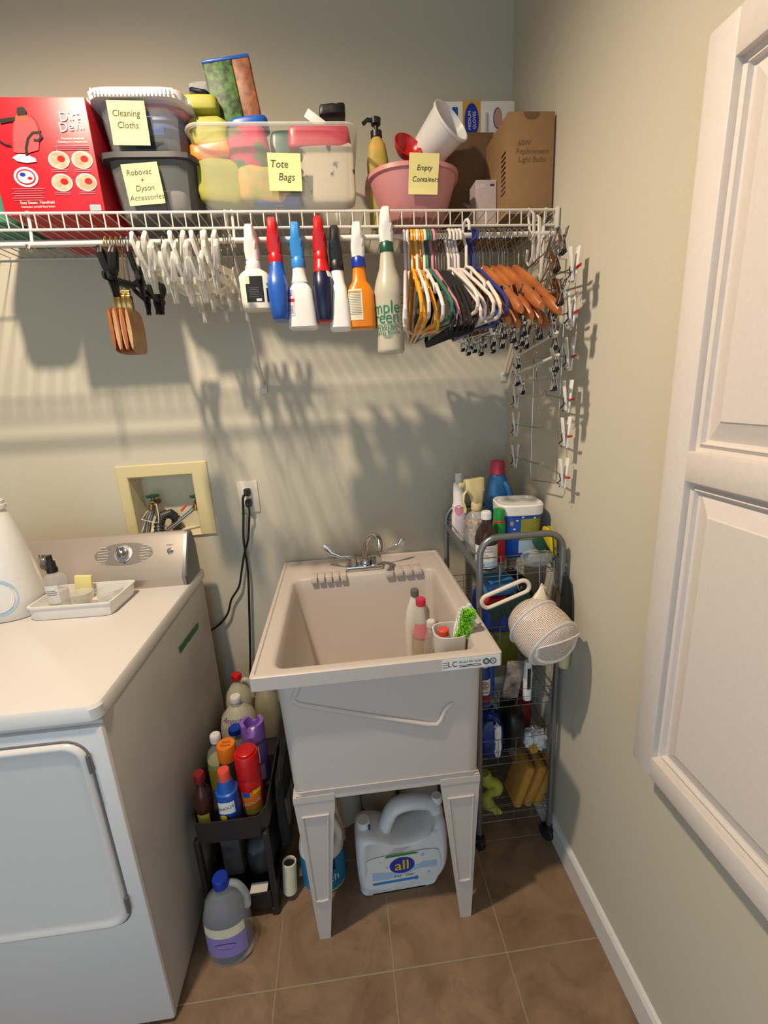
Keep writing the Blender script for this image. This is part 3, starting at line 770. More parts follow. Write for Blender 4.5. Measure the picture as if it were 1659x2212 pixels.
def bin_pair():
    # lower bin, dark lid; deep
    x0, x1 = -1.104, -.893; cx = (x0+x1)/2; w = .215; d = .335; z0 = zs(cx)+.0025; h = at(300, 330, Y=FY).z-z0
    t = thing('storage_box', 'clear plastic shoe box with a dark lid, underneath the white lidded one', 'storage bin', (cx, FY+d/2, z0))
    q = MB(); open_bin(q, w, d, h, .002, 'clear_bin', taper=.84); q.build('shell', t)
    q = MB(); q.secs([(h-.010, w/2+.004, d/2+.004, 8), (h+.0015, w/2+.004, d/2+.004, 8), (h+.004, w/2-.002, d/2-.002, 8)], 'charcoal', seg=48); q.build('lid', t)
    zn = at(309, 397, Y=FY).z-z0; xn = at(309, 397, Y=FY).x-cx
    note(t, (xn, -d/2-.001+.004, zn), .082, .084, [('Robovac', -.004, .024), ('+', 0, .008), ('Dyson', .002, -.008), ('Accessories', .002, -.027)], .0165, tilt=.06, lean=-.06)
    c = thing('vacuum_accessories', 'heap of dark vacuum cleaner accessories inside the lower clear shoe box', 'accessories', (cx, FY+d/2, z0+.0025))
    q = MB(); q.blob((-.02, -.03, .04), (w*.72, d*.6, .075), 'cloth_dark', 3, .18, 2.5, 3); q.build('attachment', c)
    q = MB(); q.tube([(.0, -.12, .03), (.03, -.09, .07), (.05, 0, .06), (.04, .08, .03)], .014, 'cloth_grey', 12); q.blob((.045, -.11, .035), (.05, .05, .05), 'cloth_grey', 4, .05); q.build('hose_piece', c)
    # upper bin, white lid
    z1 = z0+h+.004
    hh = .116
    t = thing('storage_box', 'clear plastic shoe box with ribbed white lid, full of blue cloths, stacked on another', 'storage bin', (cx-.004, FY+d/2, z1))
    q = MB(); open_bin(q, w*.97, d, hh, .002, 'clear_bin', taper=.84); q.build('shell', t)
    q = MB(); q.secs([(hh-.014, w/2+.003, d/2+.006, 7), (hh+.001, w/2+.005, d/2+.008, 7), (hh+.004, w/2+.002, d/2+.005, 7), (hh+.004, w/2-.008, d/2-.006, 7), (hh+.001, w/2-.012, d/2-.010, 7)], 'white_gloss', seg=56)
    for i in range(22):
        q.box((-w/2+.02+i*(w-.04)/21, -d/2-.0075, hh-.006), (.0035, .003, .012), 'white_gloss')
    for s_ in (-1, 1):
        for i in range(30): q.box((s_*(w/2+.0045), -d/2+.03+i*.0095, hh-.006), (.003, .0035, .012), 'white_gloss')
    q.build('lid', t)
    p = at(277, 265, Y=FY); note(t, (p.x-cx+.004, -d/2+.003, p.z-z1), .082, .084, [('Cleaning', -.002, .018), ('Cloths', -.002, -.004)], .0175, tilt=-.02, lean=-.08)
    c = thing('cleaning_cloths', 'bundle of blue cleaning cloths inside the white lidded shoe box', 'cloths', (cx-.004, FY+d/2, z1+.0025))
    for k, (zz, hh_, m) in enumerate(((.022, .04, 'cloth_dark'), (.052, .035, 'cloth_blue'), (.076, .03, 'blue_pack'), (.094, .022, 'rose'))):
        q = MB(); q.blob((.004*k, 0, zz), (w*(.80+.03*k), d*.88, hh_+.006), m, 4, .06, 3, k); q.build('folded_cloth', c)
bin_pair()

def big_bin():
    a = at(395, 262, Y=FY); b = at(770, 274, Y=FY); x0, x1 = a.x, b.x; cx = (x0+x1)/2; w = x1-x0; d = .31; z0 = zs(cx)+.0025; h = (a.z+b.z)/2-z0
    t = thing('storage_bin', 'large open clear plastic bin full of folded tote bags on the shelf', 'storage bin', (cx, FY+d/2, z0))
    q = MB(); open_bin(q, w, d, h, .0025, 'clear_bin', taper=.93, rim=.012); q.build('shell', t)
    q = MB(); q.tube([(x, y, h) for x, y in rrect(w+.002, d+.002, .035, 6)], .0042, 'frost_light', 8, True, (1.2, 1)); q.build('rim', t)
    p = at(615, 370, Y=FY); note(t, (p.x-cx, -d/2+.006, p.z-z0), .078, .078, [('Tote', -.012, .016), ('Bags', .004, -.010)], .022, tilt=-.03, lean=-.06)
    def item(name, label, cat, parts, rz=0, grp='tote bags in the clear bin'):
        k = thing(name, label, cat, (cx, FY+d/2, z0+.003), rz, grp)
        for nm, c, dd, m, n, amp, seed, rot in parts:
            q = MB(); q.blob(c, dd, m, n, amp, 2.5, seed, rot=Matrix.Rotation(rot, 4, 'Y')); q.build(nm, k)
        return k
    def L(px, py, Y=-.30): p = at(px, py, Y=Y); return (p.x-cx, Y-FY-d/2, p.z-z0)
    def blobat(px, py, wpx, hpx, Y=-.30): 
        c = L(px, py, Y); return c, (wpx*.00105, .12, hpx*.00105)
    def one(name, label, cat, specs, **kw):
        parts = []; inside = specs[0][2] > 275
        for i, (nm, px, py, wp, hp, m, n, amp, rot, Y) in enumerate(specs):
            c, dd = blobat(px, py, wp, hp, Y+.012); dd = (dd[0]*(1.12 if inside else 1), .052 if inside else .10, dd[2]*(1.12 if inside else 1)); parts.append((nm, c, dd, m, n*1.6, amp*.7, i+px*.1, rot))
        return item(name, label, cat, parts, **kw)
    one('tote_bag', 'olive green folded tote bag at the lower left of the clear bin', 'tote bag', [('folded_fabric', 485, 402, 104, 84, 'olive', 3, .1, .1, -.285)])
    one('tote_bag', 'orange tote bag folded over the olive one in the clear bin', 'tote bag', [('folded_fabric', 462, 338, 88, 34, 'orange', 4, .1, -.1, -.28)])
    one('tote_bag', 'yellow and brown tote bag at the upper left inside the clear bin', 'tote bag', [('folded_fabric', 455, 300, 80, 62, 'yellow_green', 3, .1, 0, -.27)])
    one('tote_bag', 'tote bag with a magenta vegetable print behind the sticky note bin centre', 'tote bag', [('printed_fabric', 540, 335, 84, 92, 'magenta_print', 3, .08, -.1, -.285)])
    one('tote_bag', 'orange and green fruit print tote bag at the bottom of the clear bin', 'tote bag', [('printed_fabric', 572, 408, 110, 70, 'produce_yellow', 3, .08, .1, -.29)])
    one('tote_bag', 'bright blue edged tote bag at the very bottom middle of the clear bin', 'tote bag', [('fabric_edge', 600, 442, 100, 18, 'blue', 4, .05, .05, -.285)])
    one('tote_bag', 'dark green folded tote bag behind the bin note', 'tote bag', [('folded_fabric', 628, 372, 76, 140, 'dark_green', 4, .06, 0, -.245)])
    one('tote_bag', 'red folded tote bag across the upper right of the clear bin', 'tote bag', [('folded_fabric', 690, 308, 130, 44, 'crimson', 4, .08, 0, -.285)])
    one('tote_bag', 'beige tote bag with dark floral print standing at the right of the clear bin', 'tote bag', [('printed_fabric', 708, 385, 118, 116, 'floral', 5, .03, 0, -.285)])
    # black strap over floral bag
    # standing above the rim
    q0 = at(520, 255, Y=-.22)
    k = thing('insulated_bag', 'insulated shopping bag printed with lettuce and bread, sticking up out of the clear bin', 'bag', (q0.x, -.22, q0.z-.03), rot=(0, -.13, 0))
    kw, kh = .112, .138
    for nm, m, xa, xb in (('lettuce_panel', 'produce', -kw/2, kw*.12), ('bread_panel', 'bread_photo', kw*.12, kw/2)):
        q = MB(); q.box(((xa+xb)/2, 0, kh/2), (xb-xa, .05, kh), m, .004); q.build(nm, k)
    q = MB(); q.box((0, 0, kh+.002), (kw+.002, .052, .008), 'blue', .003); q.build('trim', k)
    q = MB(); q.blob((.02, -.01, 0), (.10, .07, .03), 'blue', 4, .06); q.build('pouch_base', k)
    one('rolled_bag', 'yellow green rolled bag at the top left of the clear bin', 'bag', [('roll', 440, 248, 84, 34, 'yellow_green', 4, .05, 0, -.24)], grp=None)
    k = one('plastic_bag', 'crumpled clear plastic bag with a dark band at the top left of the clear bin', 'bag', [('film', 440, 218, 54, 34, 'clear_film', 2.4, .25, 0, -.20), ('dark_band', 440, 224, 48, 12, 'navy', 3, .1, .15, -.205)], grp=None)
    one('tote_bag', 'black tote bag poking above the right rim of the clear bin', 'tote bag', [('folded_fabric', 718, 262, 62, 26, 'black_plastic', 4, .15, 0, -.22), ('strap', 736, 254, 22, 16, 'black_plastic', 3, .1, 0, -.21)])
    q0 = at(680, 258, Y=-.25); k = thing('paper_tag', 'small white paper corner poking out of the clear bin beside the black bag', 'tag', (q0.x, -.25, q0.z), rot=(0, .6, 0))
    q = MB(); q.box((0, 0, 0), (.05, .004, .022), 'label_white', .001); q.build('card', k)
big_bin()

def pump_bottle():
    Y = -.22; p = at(815, 335, Y=Y); pt = at(805, 272, Y=Y)
    t = thing('pump_bottle', 'cream coloured soap bottle with dark brown pump, between the clear bin and the pink tub', 'bottle', (p.x, Y, zs(p.x)+.0025))
    H = p.z-zs(p.x)+.035
    S_ = [(0, .026, .02, 3), (.004, .028, .022, 3), (H*.75, .028, .022, 3), (H*.92, .022, .018, 2.5), (H, .012, .012, 2)]
    q = MB(); q.secs(S_, 'produce_yellow'); q.build('bottle_body', t)
    q = MB(); q.lathe([(.015, H), (.015, H+.014), (.006, H+.016), (.006, H+.03)], 'label_black'); q.secs([(H+.03, .012, .012, 3), (H+.042, .013, .012, 3), (H+.046, .008, .008, 2)], 'label_black'); q.tube([(0, 0, H+.037), (-.022, -.006, H+.038), (-.034, -.008, H+.028)], .005, 'label_black'); q.build('pump', t)
pump_bottle()

def pink_tub():
    a = at(790, 335, Y=-.30); b = at(1005, 348, Y=-.30); cx = (a.x+b.x)/2; R0 = (b.x-a.x)/2; Yc = -.205; z0 = zs(cx)+.0025; H = .112
    t = thing('plastic_tub', 'large open pink plastic tub with an empty containers note, at the right of the shelf', 'tub', (cx, Yc, z0))
    r1 = R0*.98; b1 = .128
    q = MB(); n = 2.6
    q.secs([(0, r1*.66, b1*.70, n), (.004, r1*.69, b1*.73, n), (H-.012, r1*.95, b1*.96, n), (H-.010, r1, b1, n), (H, r1, b1, n), (H, r1*.965, b1*.965, n), (H-.01, r1*.93, b1*.94, n), (.008, r1*.66, b1*.7, n), (.005, r1*.62, b1*.66, n)], 'pink_tub', seg=56)
    q.build('shell', t)
    p = at(914, 379, Y=-.325); note(t, (p.x-cx, -.331-Yc, p.z-z0), .074, .080, [('Empty', .002, .012), ('Containers', .006, -.010)], .0150, tilt=-.03, lean=-.30)
    # red lid / bowl
    Y = -.24; p = at(880, 318, Y=Y)
    k = thing('red_bowl', 'glossy red plastic bowl standing on edge inside the pink tub', 'bowl', p, rot=(radians(62), .15, .3))
    q = MB(); q.lathe([(.004, -.02), (.022, -.019), (.033, -.008), (.037, .004), (.039, .006), (.037, .007), (.031, -.006), (.02, -.015), (.003, -.016)], 'red', seg=36); q.build('bowl_shell', k)
    # white bucket tilted
    Y = -.22; p = at(945, 300, Y=Y)
    k = thing('white_container', 'round white plastic container lying tilted in the pink tub, mouth to the right', 'container', (p.x, Y, p.z), rot=(radians(28), radians(58), radians(-18)))
    q = MB(); q.lathe([(.04, -.055), (.044, -.052), (.054, .045), (.058, .047), (.058, .053), (.054, .053), (.052, .046), (.042, -.048), (.01, -.05)], 'white_plastic', seg=48, cap1=True); q.build('container_shell', k)
pink_tub()

def right_boxes():
    # glove box on top of a tan file
    Y = -.10; a = at(955, 218, Y=Y); b = at(1112, 222, Y=Y); c = at(957, 303, Y=Y)
    w = b.x-a.x; h = a.z-c.z; cx = (a.x+b.x)/2; z0 = c.z
    t = thing('glove_box', 'white blue and yellow carton of disposable gloves behind the pink tub', 'box', (cx, Y+.035, z0), rz=-.02)
    q = MB(); q.box((0, 0, h/2), (w, .07, h), 'label_white', .002); q.build('carton', t)
    q = MB(); y = -.0355
    q.box((-.02, y, h/2), (.052, .0006, h-.001), 'mustard')
    n = 24
    q.add([(-.02+.021*cos(2*pi*i/n)*1.0, y-.0008, h/2+.042*sin(2*pi*i/n)) for i in range(n)], [tuple(range(n))[::-1]], 'royal')
    q.text('MEDIUM', .012, lambda u, v: (-.020-.006-v, y-.0012, h/2+u), 'label_white'); q.text('GLOVES', .012, lambda u, v: (-.020+.008-v, y-.0012, h/2+u), 'label_white')
    q.box((-.068, y, h*.68), (.016, .0006, h*.34), 'blue'); 
    q.add([(.056+.013*cos(2*pi*i/n), y-.0006, h*.55+.026*sin(2*pi*i/n)) for i in range(n)], [tuple(range(n))[::-1]], 'royal')
    q.add([(.057+.0115*cos(2*pi*i/n), y-.0010, h*.55+.0235*sin(2*pi*i/n)) for i in range(n)], [tuple(range(n))[::-1]], 'skin_tone')
    for i in range(3): q.box((.022+i*.004, y, h*.45), (.0012, .0005, h*.5), 'grey_plastic')
    q.build('printing', t, smooth=False)
    # thing it rests on
    x0 = at(1010, 350, Y=-.14).x; 
    k = thing('wooden_box', 'narrow pale wooden box standing behind the pink tub under the glove carton', 'box', (cx-.02, -.075, zs(cx)+.0025))
    H = z0-zs(cx)-.003
    q = MB(); q.box((-.01, 0, H/2), (.15, .135, H), 'cardboard_dark', .002); q.build('panel', k)
    q = MB(); q.box((.058, -.068, H/2), (.018, .006, H-.004), 'binder_wood', .001); q.build('edge_strip', k)
    # pinkish small box "LED"
    Y = -.24; a = at(1028, 388, Y=Y); b = at(1073, 390, Y=Y); w = b.x-a.x; h = a.z-zs(a.x)-.0025; cx2 = (a.x+b.x)/2
    t = thing('light_bulb_box', 'small pale grey bulb carton marked LED standing left of the brown cardboard box', 'box', (cx2, Y+.03, zs(cx2)+.0025))
    q = MB(); q.box((0, 0, h/2), (w, .06, h), 'pink_grey', .0015); q.text('LED', .012, lambda u, v: (-w*.22+u, -.0306, h*.85+v), 'label_white'); q.box((w*.28, -.0304, h*.88), (.012, .0004, .005), 'charcoal'); q.build('carton', t, smooth=False)
    # cardboard box
    Y = -.315; x0 = at(1097, 300, Y=Y).x; x1 = -.006; zt = at(1100, 240, Y=Y).z; cx3 = (x0+x1)/2; w = x1-x0; z3 = zs(cx3)+.0025; h = zt-z3; d = .295
    t = thing('cardboard_box', 'tall brown cardboard box with handwriting in the right corner of the shelf', 'box', (cx3, Y+d/2, z3))
    q = MB(); q.box((0, 0, h/2), (w, d, h), 'cardboard', .0015); q.build('carton', t)
    q = MB(); y = -d/2-.0006
    for s_, v in (('60W', .30), ('Replacement', .38), ('Light Bulbs', .46)):
        xx = -.018 if s_ == '60W' else .004
        q.text(s_, .0175, lambda a_, b_: (xx+a_*.95, y, h*(1-v)+b_), 'cardboard_dark', .15)
    n = 16
    q.add([(0+.022*cos(pi+pi*i/n), y, h-.001+.016*sin(pi+pi*i/n)) for i in range(n+1)], [tuple(range(n+1))], 'cardboard_dark')
    for i in range(9): q.box((-w/2-.0006, -d/2+.028, h*.25+i*.011), (.0006, .03, .004), 'black_plastic')
    q.build('printing', t, smooth=False)
right_boxes()

# ================================================================== SPRAY BOTTLES hung by their triggers on the rod
def spray(px, ptop, pbot, pcol, label, head, collar, body, secs, deco=None, rz=0, name='spray_bottle', sc=1.0):
    Y = RY-.034
    x = at(px, (ptop+pbot)/2, Y=Y).x; zt = at(px, ptop, Y=Y).z; zb = at(px, pbot, Y=Y).z; H = zt-zb
    t = thing(name, label, 'spray bottle', (x, Y, zb), rz)
    hh = .094*sc; nb = H-hh; S_ = [(z*nb, a, b, n) for z, a, b, n in secs]
    q = MB(); q.secs(S_, body, seg=36); q.build('bottle_body', t); B = Body(S_)
    if deco: deco(t, B, nb)
    trigger(t, nb-.004, head, collar, s=sc)
    return t
TH = -90
def d_cream(t, B, h):
    q = MB(); B.band(q, .17*h, .78*h, -130, -50, 'label_black'); B.band(q, .17*h, .5*h, -40, -5, 'label_black'); B.band(q, .55*h, .62*h, -38, -8, 'green', .001)
    B.band(q, .60*h, .78*h, -130, -112, 'label_cream', .001)
    for i in range(6): B.band(q, (.30+.04*i)*h, (.31+.04*i)*h, -115, -70, 'grey_plastic', .001, 1, 6)
    B.band(q, .19*h, .25*h, -85, -60, 'label_white', .001, 1, 6); q.build('label_sticker', t)
spray(548, 485, 672, 0, 'cream spray bottle with black label, leftmost bottle hanging from the rod', 'white_plastic', 'white_plastic', 'cream',
      [(0, .030, .02, 4), (.03, .034, .024, 4), (.2, .035, .024, 4), (.80, .036, .024, 4), (.90, .030, .02, 3), (.95, .022, .018, 3), (1, .015, .015, 2)], d_cream)
BLU = [(0, .018, .035, 3), (.04, .021, .040, 3), (.25, .0235, .043, 3), (.55, .025, .043, 3), (.72, .0225, .036, 3), (.85, .018, .024, 2.5), (1, .016, .016, 2)]
def d_none(t, B, h): pass
spray(598, 470, 694, 0, 'dark blue spray bottle with red trigger head hanging from the rod', 'red', 'red', 'blue', BLU)
def d_white(t, B, h):
    q = MB(); B.band(q, .2*h, .66*h, -178, -122, 'lavender'); B.band(q, .42*h, .47*h, -178, -122, 'crimson', .001)
    for i in range(6): B.band(q, (.24+.022*i)*h, (.25+.022*i)*h, -160, -128, 'grey_plastic', .001, 1, 5)
    for i in range(3): B.band(q, (.52+.035*i)*h, (.54+.035*i)*h, -165, -130, 'purple', .001, 1, 5)
    q.build('label_sticker', t)
spray(647, 480, 712, 0, 'white spray bottle with bright blue trigger hanging from the rod', 'sky_blue', 'sky_blue', 'white_plastic',
      [(0, .032, .024, 4), (.03, .036, .028, 4), (.3, .034, .027, 4), (.62, .028, .024, 4), (.66, .024, .022, 4), (.72, .019, .018, 3), (.74, .021, .019, 3), (.77, .019, .018, 3), (.9, .016, .016, 2), (1, .015, .015, 2)], d_white)
def d_navy(t, B, h):
    q = MB(); B.band(q, .80*h, 1.0*h, -175, -5, 'red', .001); B.band(q, .70*h, .82*h, -70, 0, 'white_plastic', .0008); B.band(q, .25*h, .5*h, -175, -150, 'pale_blue'); B.band(q, .0*h, .03*h, -180, 0, 'red', .0005); q.build('label_sticker', t)
spray(695, 467, 700, 0, 'navy spray bottle with red trigger and red neck label hanging from the rod', 'red', 'red', 'navy', BLU, d_navy)
def d_w2(t, B, h):
    q = MB(); B.band(q, .60*h, .62*h, -170, -135, 'charcoal'); B.band(q, .56*h, .57*h, -170, -140, 'charcoal'); q.build('label_sticker', t)
spray(729, 487, 714, 0, 'slim white spray bottle with black trigger head hanging from the rod', 'black_plastic', 'black_plastic', 'white_gloss',
      [(0, .024, .03, 4), (.03, .027, .034, 4), (.4, .024, .031, 4), (.70, .020, .026, 3), (.76, .017, .020, 3), (.95, .015, .016, 2), (1, .014, .014, 2)], d_w2)
def d_or(t, B, h):
    q = MB(); B.band(q, .13*h, .62*h, -158, -84, 'label_cream')
    for i in range(14): B.band(q, (.22+.026*i)*h, (.229+.026*i)*h, -152, -92, 'lip', .001, 1, 6)
    B.band(q, .3*h, .5*h, -20, -5, 'cream'); B.band(q, .3*h, .36*h, -14, 8, 'green', .001); q.build('label_sticker', t)
spray(776, 480, 712, 0, 'orange spray bottle with white trigger and blue collar hanging from the rod', 'white_plastic', 'royal', 'orange_bottle',
      [(0, .030, .022, 4), (.03, .034, .026, 4), (.3, .034, .026, 4), (.58, .032, .025, 3.5), (.68, .026, .021, 3), (.76, .018, .016, 2.5), (1, .014, .014, 2)], d_or)
def d_sg(t, B, h):
    q = MB(); 
    B.text(q, 'simple', .040, -128, .44*h, 'sg_green', .0012, stretch=.9); B.text(q, 'green', .040, -124, .345*h, 'sg_green', .0012, stretch=.9)
    B.text(q, 'INDUSTRIAL', .0125, -112, .265*h, 'sg_green'); B.text(q, 'CLEANER', .0125, -112, .235*h, 'sg_green'); B.text(q, 'Spray Bottle', .0125, -108, .20*h, 'sg_green')
    for i, w_ in enumerate((22, 18, 12)): B.band(q, (.172-.014*i)*h, (.176-.014*i)*h, -108-w_, -108+w_, 'sg_green', .001, 1, 8)
    q.build('printing', t); q = MB()
    for i in range(9): B.band(q, (.56-.04*i)*h, (.568-.04*i)*h, -46, -30-6*(i % 2), 'sg_green', .001, 1, 4)
    q.build('measuring_scale', t)
    q = MB(); q.secs([(.006, .030, .030, 2), (.02, .033, .033, 2), (.50*h, .033, .033, 2), (.505*h, .001, .001, 2)], 'clear', seg=28); q.build('liquid', t)
spray(838, 447, 764, 0, 'frosted clear spray bottle with green collar, rightmost bottle hanging on the rod', 'white_plastic', 'dark_green', 'jug_haze',
      [(0, .030, .030, 2), (.02, .034, .034, 2), (.04, .0345, .0345, 2), (.07, .0335, .0335, 2), (.56, .0365, .0365, 2), (.60, .0365, .0365, 2), (.72, .030, .030, 2), (.84, .020, .020, 2), (1, .015, .015, 2)], d_sg)

# ================================================================== HANGERS on the rod
def hook_pts(r=.017, neck=.05, top=0):
    pts = [(0, r*cos(radians(a)), top-r+.006+r*sin(radians(a))) for a in range(200, -41, -20)]
    zc = top-r+.006
    pts += [(0, r*.45, zc-r*1.35), (0, 0, zc-r*1.9), (0, 0, zc-r*1.9-neck)]
    return pts
def tube_hanger(t, m, r=.0042, flat=None, wid=.185, drop=.118, neck=.035, notch=False):
    q = MB(); hp = hook_pts(.020, neck); q.tube(hp, r*.9, m, 8); q.build('hook', t)
    z = hp[-1][2]
    pts = []
    sh = [(0, 0, z+.004), (0, .03, z-.006), (0, wid*.55, z-drop*.45), (0, wid*.9, z-drop*.82), (0, wid, z-drop), (0, wid*.985, z-drop-.016), (0, wid*.93, z-drop-.024)]
    if notch: sh.insert(3, (0, wid*.62, z-drop*.62)); sh.insert(4, (0, wid*.66, z-drop*.50))
    bot = [(0, 0, z-drop-.024)]
    full = sh+bot+[(0, -y, zz) for _, y, zz in reversed(sh[1:])]
    q = MB(); q.tube(full, r, m, 8, True, flat); q.build('frame', t)
    if m in ('wire_white', 'lavender', 'hanger_yellow', 'hanger_green'):
        q = MB(); 
        for s_ in (-1, 1): q.tube([(0, s_*.03, z-.012), (0, s_*.034, z-.026), (0, s_*.026, z-.03)], r*.7, m, 6)
        q.build('strap_hook', t)
def wood_hanger(t, clip=True):
    q = MB(); hp = hook_pts(.018, .055); q.tube(hp, .0017, 'chrome', 8); q.build('hook', t); z = hp[-1][2]+.01
    q = MB(); R_ = []
    N_ = 26
    for i in range(N_+1):
        u = -1+2*i/N_; y = u*.195; zz = z-.006-.128*abs(u)**1.25
        hh = .0185+.004*(1-abs(u))-.003*abs(u); ww = .0070+.0035*abs(u)
        if abs(u) > .97: hh *= .6; ww *= .6
        xo = .016*abs(u)**2
        R_.append([(xo+ww*cos(2*pi*j/14), y, zz+hh*sin(2*pi*j/14)) for j in range(14)])
    q.loft(R_, 'wood')
    for s_ in (-1, 1):
        q.box((.008, s_*.15, z-.098), (.012, .0016, .01), 'label_black')
    q.build('shoulder', t)
    if clip:
        q = MB(); zb = z-.15; q.tube([(0, -.035, z-.02), (0, -.035, zb), ], .0012, 'chrome', 6); q.tube([(0, .035, z-.02), (0, .035, zb)], .0012, 'chrome', 6); q.tube([(0, -.16, zb), (0, .16, zb)], .0016, 'chrome', 6); q.build('trouser_bar', t)
        for s_ in (-1, 1): clip_metal(t, 0, s_*.135, zb)
def clip_metal(t, x, y, z, m='chrome', pad='black_rubber'):
    q = MB()
    for s_ in (-1, 1):
        q.box((x+s_*.006, y, z+.004), (.0015, .017, .030), m, .0006, rot=Matrix.Rotation(s_*.28, 4, 'Y')); q.box((x+s_*.0045, y, z-.020), (.0015, .017, .024), m, .0006, rot=Matrix.Rotation(-s_*.22, 4, 'Y'))
        q.box((x+s_*.0025, y, z-.030), (.003, .018, .010), pad, .0008)
    q.tube([(x, y-.009, z-.006), (x, y+.009, z-.006)], .003, m, 8); q.build('clip', t)
def metal_hanger(t, ln=.16, neck=.05, pad='black_rubber', hookr=.017):
    q = MB(); hp = hook_pts(hookr, neck); q.tube(hp, .0017, 'chrome', 8); z = hp[-1][2]
    q.tube([(0, 0, z), (0, -.012, z-.012), (0, -ln, z-.014)], .0015, 'chrome', 6); q.tube([(0, 0, z), (0, .012, z-.012), (0, ln, z-.014)], .0015, 'chrome', 6); q.build('wire_frame', t)
    for s_ in (-1, 1): clip_metal(t, 0, s_*(ln-.02), z-.014, pad=pad)
def clip_clear(t, x, y, z, m, L_=.078, m2=None, tilt=0, col=None):
    """frosted plastic clothes clip: two loop handles above, jaws below"""
    M = Matrix.Translation((x, y, z)) @ Matrix.Rotation(tilt, 4, 'X')
    q = MB()
    for s_ in (-1, 1):
        def P(u, v, w): return M @ Vector((s_*v, w, u))
        top = [P(.008, .003, -.005), P(.020, .007, -.009), P(L_*.62, .012, -.010), P(L_*.78, .014, 0), P(L_*.62, .012, .010), P(.020, .007, .009), P(.008, .003, .005)]
        q.tube(top, .0040, m, 8, flat=(1.3, .9)); 
        q.tube([P(.010, .003, 0), P(-.006, .004, 0), P(-.026, .002, 0), P(-.036, .0035, 0)], [.0045, .0055, .0045, .003], m, 8, flat=(1.7, .8))
    q.build('clip', t)
    q = MB(); q.tube([M @ Vector((.006*cos(a), .007, .004+.006*sin(a))) for a in [i*.7 for i in range(10)]], .001, 'chrome', 6); q.build('spring', t)
def clear_hanger(t, m='frost', ln=.165, body='clear', bar=None, neck=.05, seed=0):
    rnd = random.Random(seed)
    q = MB(); hp = hook_pts(.018, neck); q.tube(hp, .0018, 'chrome', 8); q.build('hook', t); z = hp[-1][2]
    q = MB(); q.tube([(0, -ln, z-.012), (0, -ln*.6, z-.012), (0, -.02, z-.006), (0, 0, z+.004), (0, .02, z-.006), (0, ln*.6, z-.012), (0, ln, z-.012)], .0050, bar or 'frost_light', 8, flat=(.6, 1.6)); q.build('bar', t)
    for s_ in (-1, 1): clip_clear(t, 0, s_*(ln-.01-rnd.random()*.03), z-.012, m, tilt=rnd.uniform(-.25, .25))

def place(t, px, rz=0, py=505):
    x = at(px, py, Y=RY).x; t.location = (x, RY, rod_z(x)+.006); t.rotation_euler = (0, 0, rz); return t
def H(name, label, grp): return thing(name, label, 'hanger', group=grp)
# -- three wooden clamp hangers with gold hooks
def clamp_hanger(t):
    q = MB(); hp = hook_pts(.018, .07); q.tube(hp, .0022, 'gold', 8); z = hp[-1][2]
    q.tube([(-.006, 0, z+.004), (.006, 0, z+.004)], .006, 'gold', 10); q.box((0, 0, z-.020), (.016, .018, .034), 'gold', .003); q.build('hook', t)
    for s_ in (-1, 1):
        q = MB(); N_ = 20; R_ = []
        for i in range(N_+1):
            u = -1+2*i/N_; R_.append([(s_*.0055+.0045*cos(2*pi*j/12), u*.048, z-.085+.052*sin(2*pi*j/12)*(1-.12*abs(u)**4)) for j in range(12)])
        q.loft(R_, 'wood' if s_ < 0 else 'pale_wood'); q.build('clamp_bar', t)
base0 = None
for i, px in enumerate((229, 241, 252)):
    lab = ('wooden trouser clamp hanger with gold hook, leftmost on the rod', 'wooden trouser clamp hanger with gold hook, middle of the three', 'wooden trouser clamp hanger with gold hook, next to the black clip hangers')[i]
    if i == 0: base0 = H('clamp_hanger', lab, 'wooden clamp hangers'); clamp_hanger(base0); t = base0
    else: t = dup(base0, (0, 0, 0), lab)
    place(t, px, .05*i-.05)
# -- black clip hangers
for i, px in enumerate((262, 276, 300)):
    lab = ('black plastic clip hanger nearest the wooden clamp hangers', 'black plastic clip hanger in the middle of the three black ones at left', 'black plastic clip hanger beside the clear clip hangers')[i]
    if i == 0: base0 = H('clip_hanger', lab, 'black clip hangers'); clear_hanger(base0, 'black_plastic', bar='black_plastic', ln=.15); t = base0
    else: t = dup(base0, (0, 0, 0), lab)
    place(t, px, (.1, -.06, .22)[i])
# -- clear and white clip hangers
prev = []
for i, px in enumerate((352, 372, 388, 402, 416, 430, 444, 458, 470, 484, 496)):
    lab = 'frosted clear clip hanger in the dense bunch left of the spray bottles'
    if i < 3:
        t = H('clip_hanger', lab, 'frosted clip hangers'); clear_hanger(t, ('wire_white', 'frost', 'frost_light')[i], ln=(.165, .15, .17)[i], neck=(.03, .05, .07)[i], seed=i); prev.append(t)
        if i == 0: t['label'] = 'white clip hanger at the left side of the bunch of frosted hangers'; t['group'] = 'white clip hangers'
    else:
        src = prev[(i*2+1) % 3]; t = dup(src, (0, 0, 0), 'white plastic clip hanger inside the bunch of frosted clip hangers' if src is prev[0] else lab)
    place(t, px, random.uniform(-.16, .16))
